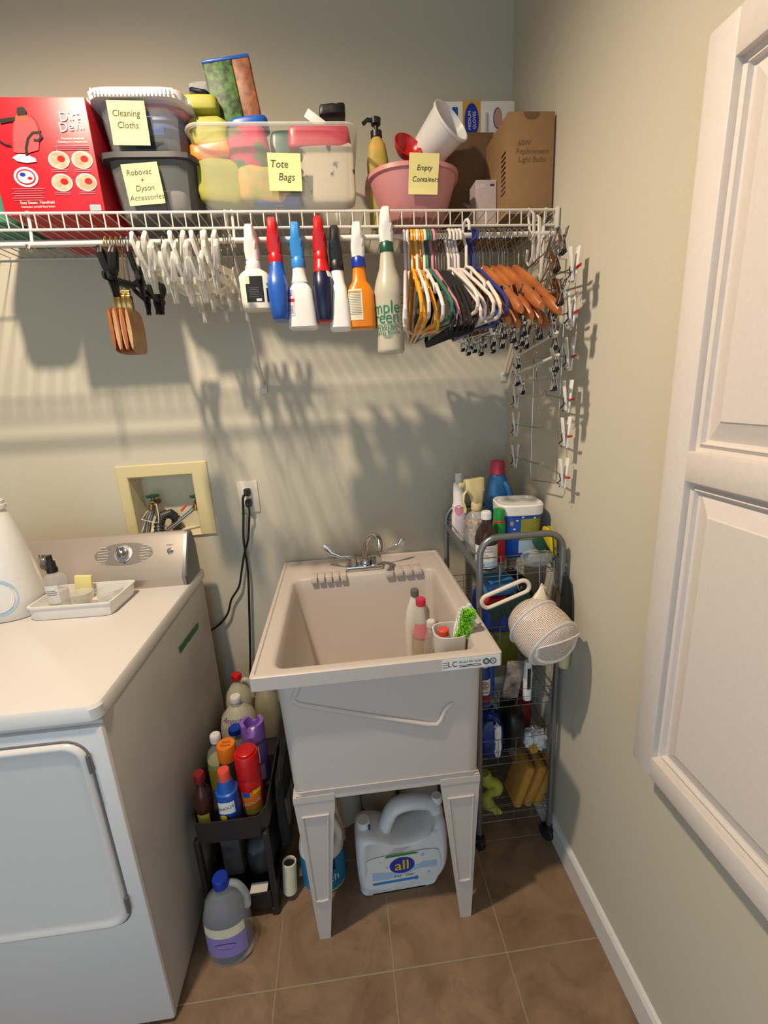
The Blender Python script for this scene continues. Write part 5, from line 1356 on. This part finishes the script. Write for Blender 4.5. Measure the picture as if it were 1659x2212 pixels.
    def d(t, B, h):
        q = MB(); B.band(q, .1*h, .7*h, -160, -20, 'label_white'); B.ell(q, -95, .55*h, .012, .014, 'skin_tone', .0015); B.band(q, .1*h, .3*h, -150, -30, 'dark_red', .0012); q.build('label_sticker', t)
    bottle('small_bottle', 'navy labelled bottle at the front left of the third cart tier', 'bottle', (-.232, -.47, z3), .15, .018, 'deep_blue', 'label_cream', .014, .022, [(0, .95, .95, 2), (.03, 1, 1, 2), (.85, 1, 1, 2), (.95, .7, .7, 2), (1, .6, .6, 2)], deco=d)
    bottle('small_bottle', 'bright blue bottle behind the navy one on the third cart tier', 'bottle', (-.205, -.43, z3), .16, .018, 'blue', 'blue', .012, .02)
    t = thing('paper_pack', 'white and grey foil packet leaning on the third cart tier', 'package', (-.14, -.46, z3), rz=.1); q = MB(); q.box((0, 0, .062), (.055, .014, .12), 'mixed_pack', .004, rot=Matrix.Rotation(.18, 4, 'Y')); q.build('packet', t)
    t = thing('glue_tube', 'slim white stick tube with dark lettering on the third cart tier', 'tube', (-.100, -.475, z3), rz=0); S_ = [(0, .012, .010, 3), (.10, .012, .010, 3), (.13, .010, .008, 3)]; q = MB(); q.secs(S_, 'white_plastic'); q.build('tube_body', t); q = MB(); q.box((0, -.0105, .075), (.010, .0008, .07), 'label_black'); q.build('label_sticker', t)
    t = thing('clear_tray', 'clear plastic tray on the third cart tier', 'tray', (-.125, -.42, z3-.0)); q = MB(); q.secs([(0, .08, .06, 8), (.001, .085, .064, 8), (.03, .09, .068, 8), (.03, .088, .066, 8), (.002, .082, .061, 8)], 'frost_light', seg=40); t.location = (-.125, -.33, z3); q.build('tray_shell', t)
    t = thing('dark_box', 'dark olive box standing at the back of the third cart tier', 'box', (-.14, -.25, z3)); q = MB(); q.box((0, 0, .07), (.16, .1, .14), 'olive', .003); q.build('carton', t)
    # hanging cream cup behind the mesh bag
    # fourth tier
    z4 = TIERS[3]+.0025
    t = thing('bag_of_rags', 'blue and white crinkled plastic pack on the fourth cart tier', 'package', (-.205, -.44, z4)); q = MB(); q.blob((0, 0, .07), (.08, .10, .15), 'blue_pack', 3, .2, 4, 3); q.build('pack_body', t); q = MB(); q.blob((.012, -.045, .075), (.022, .02, .11), 'label_white', 3, .3, 4, 4); q.build('white_fold', t)
    t = thing('black_bag', 'large black plastic bag sagging in the fourth cart tier', 'bag', (-.125, -.41, z4-.0)); q = MB(); q.blob((0, 0, .075), (.07, .13, .15), 'black_plastic', 2.6, .12, 3, 7); q.build('bag_body', t)
    t = thing('maroon_pack', 'dark maroon package behind the black bag on the fourth cart tier', 'package', (-.07, -.34, z4)); q = MB(); q.blob((0, 0, .06), (.06, .12, .12), 'dark_red', 3, .12, 3, 8); q.build('pack_body', t)
    t = thing('tissue_pack', 'crumpled white and yellow plastic wrapper at the right of the fourth cart tier', 'wrapper', (-.060, -.45, z4)); q = MB(); q.blob((0, 0, .035), (.07, .06, .07), 'white_plastic', 2.4, .35, 4, 11); q.build('wrapper_body', t); q = MB(); q.blob((-.012, -.014, .02), (.03, .04, .035), 'mustard', 2.6, .2, 4, 12); q.build('yellow_part', t)
    # fifth tier
    z5 = TIERS[4]+.0025
    t = thing('rubber_glove', 'pale yellow green rubber glove curled on the bottom tier of the cart', 'glove', (-.225, -.455, z5))
    handle(t, [(0, 0, .15), (.010, -.004, .12), (.034, -.006, .115), (.040, -.004, .09), (.02, -.004, .075), (.006, -.004, .055), (.014, -.006, .03), (.030, -.010, .016)], [.018+.004*sin(i*.5) for i in range(36)], 'yellow_green', name='glove_body')
    for i in range(3): handle(t, [(.022+.006*i, -.01, .022), (.028+.008*i, -.020, .014), (.034+.008*i, -.026, .008)], .006, 'yellow_green', name='finger')
    for i, (x, ln) in enumerate(((-.118, .3), (-.083, .34), (-.052, .38))):
        t = thing('sponge', ('large orange sponge leaning at the left of the three on the bottom cart tier', 'large orange sponge in the middle of the three on the bottom cart tier', 'large orange sponge nearest the right wall on the bottom cart tier')[i], 'sponge', (x, -.42, z5), rot=(0, ln, 0), group='orange sponges')
        q = MB(); q.box((0, 0, .083), (.030, .10, .16), 'sponge', .012, seg=4); q.build('sponge_body', t, angle=60)
    # dust brush hanging at the front
    a = at(1042, 1305, Y=-.540); b = at(1142, 1262, Y=-.540)
    A = at(1052, 1300, Y=-.545); c = (a+b)/2; ang = math.atan2(b.z-a.z, b.x-a.x); L_ = (b-a).length
    t = thing('dust_brush', 'small hand brush with white loop handle and dark green bristles hanging on the cart front', 'brush', (c.x, c.y, c.z), rot=(0, -ang, 0))
    q = MB(); q.tube([(x, 0, z_) for x, z_ in rrect(L_, .036, .017, 6)], .0058, 'cream', 10, True); q.build('loop_handle', t)
    q = MB(); q.box((0, .002, -.024), (L_*.88, .018, .010), 'bristle_green', .002)
    rnd = random.Random(9)
    for i in range(26):
        for j in range(4):
            x = -L_*.42+L_*.84*i/25; y = -.006+.005*j; q.tube([(x, y, -.026), (x+rnd.uniform(-.002, .002), y-.004, -.056+rnd.uniform(-.002, .002))], .0022, 'bristle_green', 5)
    q.build('bristle_block', t)
    # mesh laundry bag
    c = at(1178, 1372, Y=-.60)
    t = thing('mesh_laundry_bag', 'round cream mesh laundry bag with white trim hanging from the cart front', 'laundry bag', (c.x, -.600, c.z))
    ax = Vector((.34, -.86, -.38)).normalized(); u = ax.cross(Vector((0, 0, 1))).normalized(); v = u.cross(ax)
    def W(p): return u*p[0]+v*p[1]+ax*p[2]
    R0 = .075; q = MB(); n = 44; rings = []; prof = []
    for i in range(17):
        k = i/16
        if k < .30: z = -.095+.05*k/.3; r = R0*(.50+.45*math.sqrt(k/.3)); 
        elif k < .70: z = -.045+.075*(k-.3)/.4; r = R0*(.95+.07*sin((k-.3)/.4*pi))
        else: s_ = (k-.7)/.3*pi/2; z = .030+.030*sin(s_); r = max(.004, R0*.95*cos(s_*.97))
        prof.append((r, z)); rings.append([W((r*cos(2*pi*j/n), r*sin(2*pi*j/n), z)) for j in range(n)])
    q.loft(rings, 'mesh_net', True, True)
    q.uvfill = None
    o = q.build('net', t)
    uv = o.data.uv_layers.new(name='UVMap')
    for poly in o.data.polygons:
        for li in poly.loop_indices:
            vi = o.data.loops[li].vertex_index; i, j = divmod(vi, n)
            uu = .44*j/n; 
            if li != poly.loop_indices[0] and j == 0 and any(o.data.loops[l].vertex_index % n == n-1 for l in poly.loop_indices): uu = .44
            uv.data[li].uv = (uu+1, 1+prof[min(i, 16)][1]+prof[min(i, 16)][0]*-.6)
    q = MB(); q.blob((0, 0, 0), (.088, .088, .088), 'skin_tone', 2.4, .2, 3, 5); c_ = q.build('laundry_inside', t); 
    for z, rr in ((.030, R0*.97), (-.045, R0*.97)):
        q = MB(); q.tube([W((rr*cos(2*pi*j/40), rr*sin(2*pi*j/40), z)) for j in range(40)], .0042, 'white_plastic', 8, True, (.6, 1.3)); q.build('trim_ring', t)
    def S3(a_, b_):   # point on the dome
        rr = math.hypot(a_, b_); k = math.acos(min(1, rr/(R0*.95))); return W((a_*1.02, b_*1.02, .032+.031*sin(k)))
    q = MB(); R1 = R0*.90
    lens = [S3(R1*sin(radians(th)), .25*R1+.42*R1*cos(radians(th))) for th in range(-80, 81, 10)]+[S3(R1*sin(radians(th)), .0*R1-.38*R1*cos(radians(th))) for th in range(80, -81, -10)]
    q.tube(lens, .0035, 'white_plastic', 6, True, (.6, 1.4)); q.build('zipper_trim', t)
    top = at(1172, 1264, Y=-.535)-Vector((c.x, -.600, c.z))
    q = MB(); rg = []
    for k in range(6):
        s_ = k/5; cen = W((0, .02, -.05)).lerp(top, s_); rr = .046*(1-s_)**1.1+.003
        rg.append([cen+Vector((rr*cos(2*pi*j/20), rr*.55*sin(2*pi*j/20), 0)) for j in range(20)])
    q.loft(rg, 'cream'); q.build('gathered_neck', t)
    q = MB(); q.tube([top+Vector((-.008, 0, -.012)), top+Vector((-.002, 0, .004)), top+Vector((.008, 0, -.010))], .003, 'cream', 6); q.build('loop', t)
    # cream cup hanging behind the mesh bag near the wall
    p = at(1232, 1425, Y=-.53); t = thing('cream_cup', 'cream plastic cup hanging behind the mesh bag at the right wall', 'cup', (-.020, -.53, p.z-.02)); q = MB(); q.lathe([(.012, 0), (.015, .002), (.018, .06), (.016, .06), (.012, .004)], 'cream_yellow'); q.build('cup_shell', t)
cart_items()

# ================================================================== BLACK CART between dryer and tub
BX0, BX1, BY0, BY1 = -1.082, -.878, -.605, -.090
BT = .302
def black_cart():
    cx, cy = (BX0+BX1)/2, (BY0+BY1)/2; hx, hy = (BX1-BX0)/2, (BY1-BY0)/2
    t = thing('slim_cart', 'slim black plastic shelf cart between the dryer and the laundry tub', 'cart', (cx, cy, 0))
    for z, h in ((.030, .06), (BT-.012, .072)):
        q = MB(); n = 12
        q.secs([(z, hx-.004, hy-.004, n), (z+.004, hx-.001, hy-.001, n), (z+h, hx, hy, n), (z+h, hx-.004, hy-.004, n), (z+.010, hx-.006, hy-.006, n), (z+.0095, hx-.02, hy-.02, n)], 'black_cart', seg=60); q.build('tray', t, angle=30)
    for sx in (-1, 1):
        for sy in (-1, 1):
            q = MB(); q.box((sx*(hx-.010), sy*(hy-.012), .16), (.014, .020, .28), 'black_cart', .003); q.box((sx*(hx-.012), sy*(hy-.014), .014), (.022, .026, .028), 'black_cart', .004); q.build('post', t)
black_cart()
def jug(label, loc, H, r, m, capm, txt=None, rz=0, capr=.017, hand=True, name='vinegar_jug', liquid=None, group=None):
    def d(t, B, h):
        if txt: q = MB(); B.text(q, txt, .020, -90, .76*h, 'purple_dark', shear=.2); q.build('handwriting', t)
    t = bottle(name, label, 'jug', loc, H, r, m, capm, capr, .018, [(0, .95, .95, 2.6), (.03, 1, 1, 2.6), (.55, 1, 1, 2.4), (.72, .88, .88, 2.2), (.86, .52, .52, 2), (.92, .30, .30, 2), (1, .27, .27, 2)], rz, d)
    if hand: handle(t, [(r*.28, 0, H*.86), (r*.7, 0, H*.87), (r*1.02, 0, H*.74), (r*1.0, 0, H*.55)], .009, m)
    return t
def cart_bottles():
    z = BT
    def ht(px, py, Y): return zat(px, py, Y)-z
    Y = -.155; p = at(488, 1475, Y=Y); jug('translucent vinegar jug with red cap at the back of the black cart', (-1.030, Y, z), ht(488, 1458, Y), .048, 'jug_haze', 'red')
    Y = -.270; jug('round translucent jug with white cap and handwriting in the middle of the black cart', (-1.010, Y, z), ht(488, 1505, Y), .058, 'jug_haze', 'white_plastic', 'Ammonia', hand=False, name='ammonia_jug')
    Y = -.20; jug('yellowish vinegar jug under the left rim of the tub on the black cart', (-.925, Y, z), .215, .044, 'vinegar', 'label_cream', capr=.014)
    def yl(t, B, h):
        q = MB(); B.band(q, .1*h, .55*h, -170, -10, 'yellow_green'); q.build('label_sticker', t)
    Y = -.425; p = at(445, 1600, Y=Y); bottle('oil_bottle', 'clear yellow bottle with white cap beside the dryer on the black cart', 'bottle', (-1.038, Y, z), ht(445, 1588, Y), .034, 'clear', 'white_plastic', .015, .022, deco=lambda t, B, h: (yl(t, B, h), MB().lathe([(.032, .003), (.032, .62*h)], 'olive').build('liquid', t)))
    Y = -.375; bottle('dark_bottle', 'bottle with flat dark blue cap behind the orange capped can', 'bottle', (-1.000, Y+.02, z), ht(473, 1584, Y), .026, 'clear', 'royal', .020, .016)
    def can(name, label, x, Y, H, r, m, capm, caph, deco=None, caps=1.02):
        t = thing(name, label, 'spray can', (x, Y, z)); S_ = [(0, r*.95, r*.95, 2), (.004, r, r, 2), (H-caph-.01, r, r, 2), (H-caph, r*.9, r*.9, 2)]
        q = MB(); q.secs(S_, m); q.build('can_body', t); q = MB(); rc = r*caps; q.lathe([(rc, H-caph-.004), (rc, H-.004), (rc*.94, H)], capm); q.build('cap', t)
        if deco: deco(t, Body(S_), H, rc)
        return t
    def dorange(t, B, H, rc):
        q = MB(); q.text('Static', .011, lambda x, y: (x, .006+y, H+.0006), 'ink', .1); q.text('Guard', .011, lambda x, y: (x, -.007+y, H+.0006), 'ink', .1); q.build('handwriting', t)
    Y = -.455; can('static_spray_can', 'spray can with bright orange cap in the middle of the black cart bottles', xat(493, 1640, Y)+.0, Y, ht(491, 1606, Y), .0265, 'charcoal', 'orange', .045, dorange)
    def dred(t, B, H, rc):
        q = MB(); B.band(q, .06*H, .44*H, -130, -30, 'orange'); B.band(q, .36*H, .44*H, -120, -85, 'blue', .001); B.band(q, .40*H, .46*H, -70, -30, 'yellow', .001); B.band(q, .06*H, .16*H, -130, -30, 'olive', .001); B.text(q, 'RESOLVE', .0135, -84, .25*H, 'label_white', .0016, rot=.25); q.build('label_sticker', t)
        q = MB(); q.lathe([(rc*.80, H-.001), (rc*.80, H+.006), (rc*.7, H+.008)], 'red'); q.build('cap_button', t)
    Y = -.515; can('carpet_cleaner_can', 'tall red spray can with red cap at the front of the black cart', xat(541, 1690, Y), Y, ht(540, 1622, Y), .0335, 'red', 'red', .070, dred, 1.0)
    def dblue(t, B, h):
        q = MB(); B.band(q, .42*h, .66*h, -130, -45, 'label_white'); B.text(q, 'SHOUT', .0125, -88, .54*h, 'ink', .0013, rot=.2); B.ell(q, -105, .32*h, .012, .012, 'navy'); B.ell(q, -108, .35*h, .009, .009, 'yellow', .0014); B.band(q, .04*h, .22*h, -130, -60, 'coral'); B.ell(q, -70, .2*h, .012, .014, 'label_white', .0014); q.build('label_sticker', t)
    Y = -.560; bottle('stain_remover_bottle', 'blue stain remover bottle with coral cap at the front of the black cart', 'bottle', (xat(492, 1720, Y), Y, z), ht(482, 1662, Y), .0285, 'blue', 'coral', .016, .030,
                      [(0, .95, .95, 2.6), (.03, 1, 1, 2.6), (.78, 1, 1, 2.6), (.80, .86, .86, 2), (.9, .74, .74, 2), (1, .62, .62, 2)], deco=dblue)
    def db(t, B, h):
        q = MB(); B.band(q, .10*h, .42*h, -130, -50, 'olive'); q.build('label_sticker', t)
    Y = -.560; bottle('amber_bottle', 'dark amber bottle beside the dryer at the front left of the black cart', 'bottle', (-1.048, Y, z), ht(436, 1668, Y), .024, 'dark_amber', 'dark_red', .014, .024, deco=db)
    # purple disinfectant can
    Y = -.405; x = xat(556, 1640, Y); H_ = ht(550, 1560, Y)
    def dp(t, B, h):
        q = MB(); B.band(q, .5*h, .88*h, -120, -60, 'label_white'); B.band(q, .1*h, .45*h, -140, -40, 'lilac'); B.text(q, 'L', .030, -80, .70*h, 'purple_dark', .0014, shear=.3); q.build('label_sticker', t)
    t = thing('disinfectant_can', 'purple spray can with notched lilac cap at the right of the black cart', 'spray can', (x, Y, z)); r = .0340; hb = H_-.045
    S_ = [(0, r*.95, r*.95, 2), (.004, r, r, 2), (hb-.008, r, r, 2), (hb, r*.92, r*.92, 2)]; q = MB(); q.secs(S_, 'purple_dark'); q.build('can_body', t); dp(t, Body(S_), hb)
    q = MB(); n = 48; rings = []
    def ringz(rr, top):
        out = []
        for j in range(n):
            a = 2*pi*j/n; d_ = min(abs(a-3*pi/2), abs(a-pi/2)); zz = top-(.034*max(0, 1-(d_/.62)**3) if (top > hb+.02 and abs(a-3*pi/2) < .62) else (.02*max(0, 1-(d_/.5)**3) if top > hb+.02 and abs(a-pi/2) < .5 else 0)); out.append((rr*cos(a), rr*sin(a), zz))
        return out
    q.loft([ringz(r*1.04, hb-.004), ringz(r*1.04, hb+.018), ringz(r*1.0, hb+.050), ringz(r*.70, hb+.050), ringz(r*.70, hb+.015)], 'purple', True, True); q.build('cap', t, angle=50)
    q = MB(); q.lathe([(.006, hb+.012), (.006, hb+.024), (.003, hb+.026)], 'label_white'); q.build('nozzle', t)
    # lower tray
    z2 = .0415
    t = thing('grey_pack', 'grey paper towel pack at the left in the lower tray of the black cart', 'package', (-1.02, -.45, z2)); q = MB(); q.box((0, 0, .09), (.06, .12, .17), 'cloth_grey', .01); q.build('pack_body', t)
    t = thing('dark_bucket', 'black plastic bag bundle in the lower tray of the black cart', 'bag', (-.935, -.44, z2)); q = MB(); q.blob((0, 0, .075), (.09, .2, .15), 'charcoal', 3, .12, 3, 3); q.build('bag_body', t)
    t = thing('beige_cloth', 'beige folded cloth in the middle of the lower tray of the black cart', 'cloth', (-.965, -.28, z2)); q = MB(); q.blob((0, 0, .08), (.13, .10, .16), 'cloth_grey', 3, .12, 3, 6); q.build('cloth_body', t)
    t = thing('blue_sponge', 'small blue and white sponge at the front of the lower black tray', 'sponge', (-.935, -.572, z2)); q = MB(); q.box((0, 0, .013), (.05, .03, .026), 'deterg_blue', .005); q.build('foam', t); q = MB(); q.box((0, 0, .029), (.05, .03, .006), 'label_white', .002); q.build('scour_layer', t)
    # clear jug with purple label on the floor in front of the cart
    Y = -.705; H_ = zat(470, 1885, Y-.0)
    def dj(t, B, h):
        q = MB(); B.band(q, .16*h, .46*h, -150, -30, 'lilac'); B.band(q, .46*h, .60*h, -150, -30, 'label_cream'); B.ell(q, -88, .34*h, .026, .010, 'purple_dark', .0012); B.ell(q, -88, .34*h, .024, .008, 'lilac', .0016); q.build('label_sticker', t)
        q = MB(); q.lathe([(.046, .004), (.046, .52*h)], 'dark_liquid', seg=36); q.build('liquid', t)
    t = bottle('softener_jug', 'clear jug with dark blue cap and lilac label on the floor beside the dryer', 'jug', (-1.000, -.664, .001), .250, .060, 'clear', 'royal', .020, .026,
               [(0, .94, .94, 2.4), (.03, 1, 1, 2.4), (.60, 1, 1, 2.2), (.80, .78, .78, 2), (.92, .34, .34, 2), (1, .28, .28, 2)], deco=dj, ry=.050)
    handle(t, [(.020, 0, .225), (.042, 0, .215), (.058, 0, .18), (.058, 0, .14)], .009, 'clear')
    # white tube hung on the cart side, black pouch
    p = at(622, 1880, Y=-.555); t = thing('lint_roller', 'white cardboard tube roll with open dark end hanging on the side of the black cart', 'roll', (BX1+.026, -.556, .022), rot=(-.12, .06, 0))
    q = MB(); q.lathe([(.019, 0), (.0205, .001), (.0205, .098), (.0185, .0995), (.0165, .098), (.0165, .01)], 'label_cream', seg=32); q.build('roll', t); q = MB(); q.lathe([(.0162, .012), (.0162, .090), (.012, .091)], 'black_plastic'); q.build('core', t)
    t = thing('black_pouch', 'long black fabric organiser hanging on the tub side of the black cart', 'pouch', (BX1+.018, -.40, .10)); q = MB(); q.blob((0, 0, .13), (.028, .22, .27), 'black_flock', 5, .12, 3, 2); q.build('pouch_body', t)
    for k, (yy, zz) in enumerate(((-.07, .20), (0, .17), (.06, .21))): q = MB(); q.blob((.014, yy, zz*.7), (.014, .05, .10), 'charcoal', 4, .1, 3, k); q.build('pocket', t)
cart_bottles()

# ================================================================== UNDER THE TUB
def under_tub():
    t = thing('bleach_jug', 'large white bleach jug with teal label behind the front left leg of the tub', 'jug', (-.752, -.500, .001))
    r = .068; S_ = [(0, r*.94, r*.94, 2.3), (.006, r, r, 2.3), (.13, r, r, 2.3), (.19, r*.82, r*.82, 2.2), (.245, r*.42, r*.42, 2), (.262, r*.30, r*.30, 2), (.275, r*.30, r*.30, 2)]
    q = MB(); q.secs(S_, 'white_plastic', seg=44); q.build('jug_body', t); B = Body(S_); q = MB(); B.band(q, .012, .125, -178, -2, 'teal_label'); B.band(q, .085, .12, -95, -55, 'deep_blue', .001); B.text(q, 'bleach', .036, -86, .055, 'label_white', .0016); q.build('label_sticker', t)
    cap(t, .272, .022, .022, 'white_plastic')
    handle(t, [(.012, -.018, .262), (.040, -.045, .255), (.058, -.055, .215), (.052, -.045, .17)], .012, 'white_plastic')
    # big detergent jug: outline swept through its depth
    a = at(775, 1900, Y=-.585); x0, x1 = at(785, 1940, Z=0).x, at(958, 1905, Z=0).x; cx = (x0+x1)/2; w = .272
    t = thing('detergent_jug', 'large white laundry detergent jug with oval blue logo on the floor beneath the tub', 'jug', (cx+.002, -.530, .001), rz=.03)
    out = [(-.115, .0), (.075, .0), (.112, .018), (.134, .06), (.138, .11), (.136, .185), (.128, .222), (.108, .226), (.085, .196), (.03, .176), (-.02, .176), (-.05, .190), (-.075, .200), (-.095, .206), (-.122, .205), (-.134, .185), (-.137, .12), (-.135, .04), (-.128, .01)]
    def ring(y, k, dz=0):
        m_ = Vector((0, .10)); return [(m_.x+(x-m_.x)*k, y, max(.0, m_.y+(z-m_.y)*(k if z > .01 else 1))+dz) for x, z in out]
    def dense(pts, n=3):
        o = []
        for i in range(len(pts)):
            p0, p1, p2, p3 = [Vector(pts[(i+k) % len(pts)]) for k in (-1, 0, 1, 2)]
            for j in range(n):
                u = j/n; o.append(tuple(.5*((2*p1)+(p2-p0)*u+(2*p0-5*p1+4*p2-p3)*u*u+(3*p1-p0-3*p2+p3)*u**3)))
        return o
    out = dense(out)
    out = [(x, max(0, z)) for x, z in out]
    D = .055
    q = MB(); q.loft([ring(D, .86), ring(D-.004, .93), ring(D-.018, .995), ring(D-.03, 1), ring(-D+.03, 1), ring(-D+.018, .995), ring(-D+.006, .95), ring(-D, .89), ring(-D-.001, .86), ring(-D+.0015, .84)], 'white_plastic'); q.build('jug_body', t, angle=60)
    handle(t, [(-.050, 0, .168), (-.038, 0, .205), (-.018, 0, .246), (.015, 0, .262), (.06, 0, .262), (.095, 0, .250), (.114, 0, .220), (.114, 0, .17)], .020, 'white_plastic', flat=(1.35, 1))
    q = MB(); q.lathe([(.017, 0), (.017, .018), (.014, .022)], 'white_plastic', (.116, 0, .250), 20); q.build('spout', t)
    q = MB(); q.lathe([(.021, .198), (.021, .222), (.018, .225)], 'white_plastic', (-.108, 0, 0)); q.box((-.092, -.018, .212), (.006, .006, .016), 'royal', .001); q.build('press_tap', t)
    q = MB(); y = -D-.0012
    def F(x, z, o=0): return (x, y-o, z)
    def poly(pts, m, o): q.add([F(x, z, o) for x, z in pts], [tuple(range(len(pts)))], m)
    lab = [(x*.82, .078+(z-.09)*.66) for x, z in out if True]
    lab = [(-.105, .022), (.07, .022), (.10, .04), (.112, .08), (.108, .12), (.09, .14), (0, .142), (-.10, .136), (-.108, .10)]
    poly(dense(lab), 'label_white', 0)
    E_ = lambda cx_, cz_, rx, rz, n=36: [(cx_+rx*cos(-2*pi*i/n), cz_+rz*sin(-2*pi*i/n)) for i in range(n)][::-1]
    poly([(-.095, .055), (-.05, .052), (0, .060), (.05, .075), (.10, .072), (.10, .095), (.06, .098), (.02, .085), (-.03, .075), (-.095, .085)], 'pale_blue', .0004)
    poly([(-.095, .036), (.03, .036), (.03, .045), (-.095, .045)], 'sky_blue', .0006); poly(E_(.036, .0405, .007, .007), 'sky_blue', .0008)
    poly(E_(-.005, .098, .0375, .030), 'royal', .0010)
    q.text('all', .052, lambda u_, v_: F(-.006+u_*1.0, .097+v_, .0014), 'yellow'); q.text('all', .052, lambda u_, v_: F(-.0048+u_*1.0, .0974+v_, .0013), 'yellow')
    q.text('free · clear', .014, lambda u_, v_: F(-.0+u_, .058+v_, .0012), 'grey_plastic')
    poly([(-.055, .133), (.04, .133), (.047, .137), (.03, .141), (-.05, .141)], 'green', .0006)
    for bx, bz, br in ((.058, .125, .006), (.075, .055, .005), (-.05, .098, .004), (-.07, .12, .003)): poly(E_(bx, bz, br, br, 16), 'pale_blue', .0006)
    q.build('label_sticker', t, smooth=False)
    # jugs further back
    jug('grey white jug at the back under the tub above the big detergent jug', (-.560, -.26, .001), .255, .066, 'cream', 'grey_plastic', name='cleaner_jug', rz=1.2)
    jug('white plastic jug at the back right under the tub', (-.415, -.27, .001), .285, .068, 'white_plastic', 'white_plastic', name='cleaner_jug', rz=.6)
    jug('white jug with white cap behind the bleach jug under the tub', (-.690, -.30, .001), .285, .060, 'cream', 'white_plastic', name='cleaner_jug', rz=.6)
under_tub()
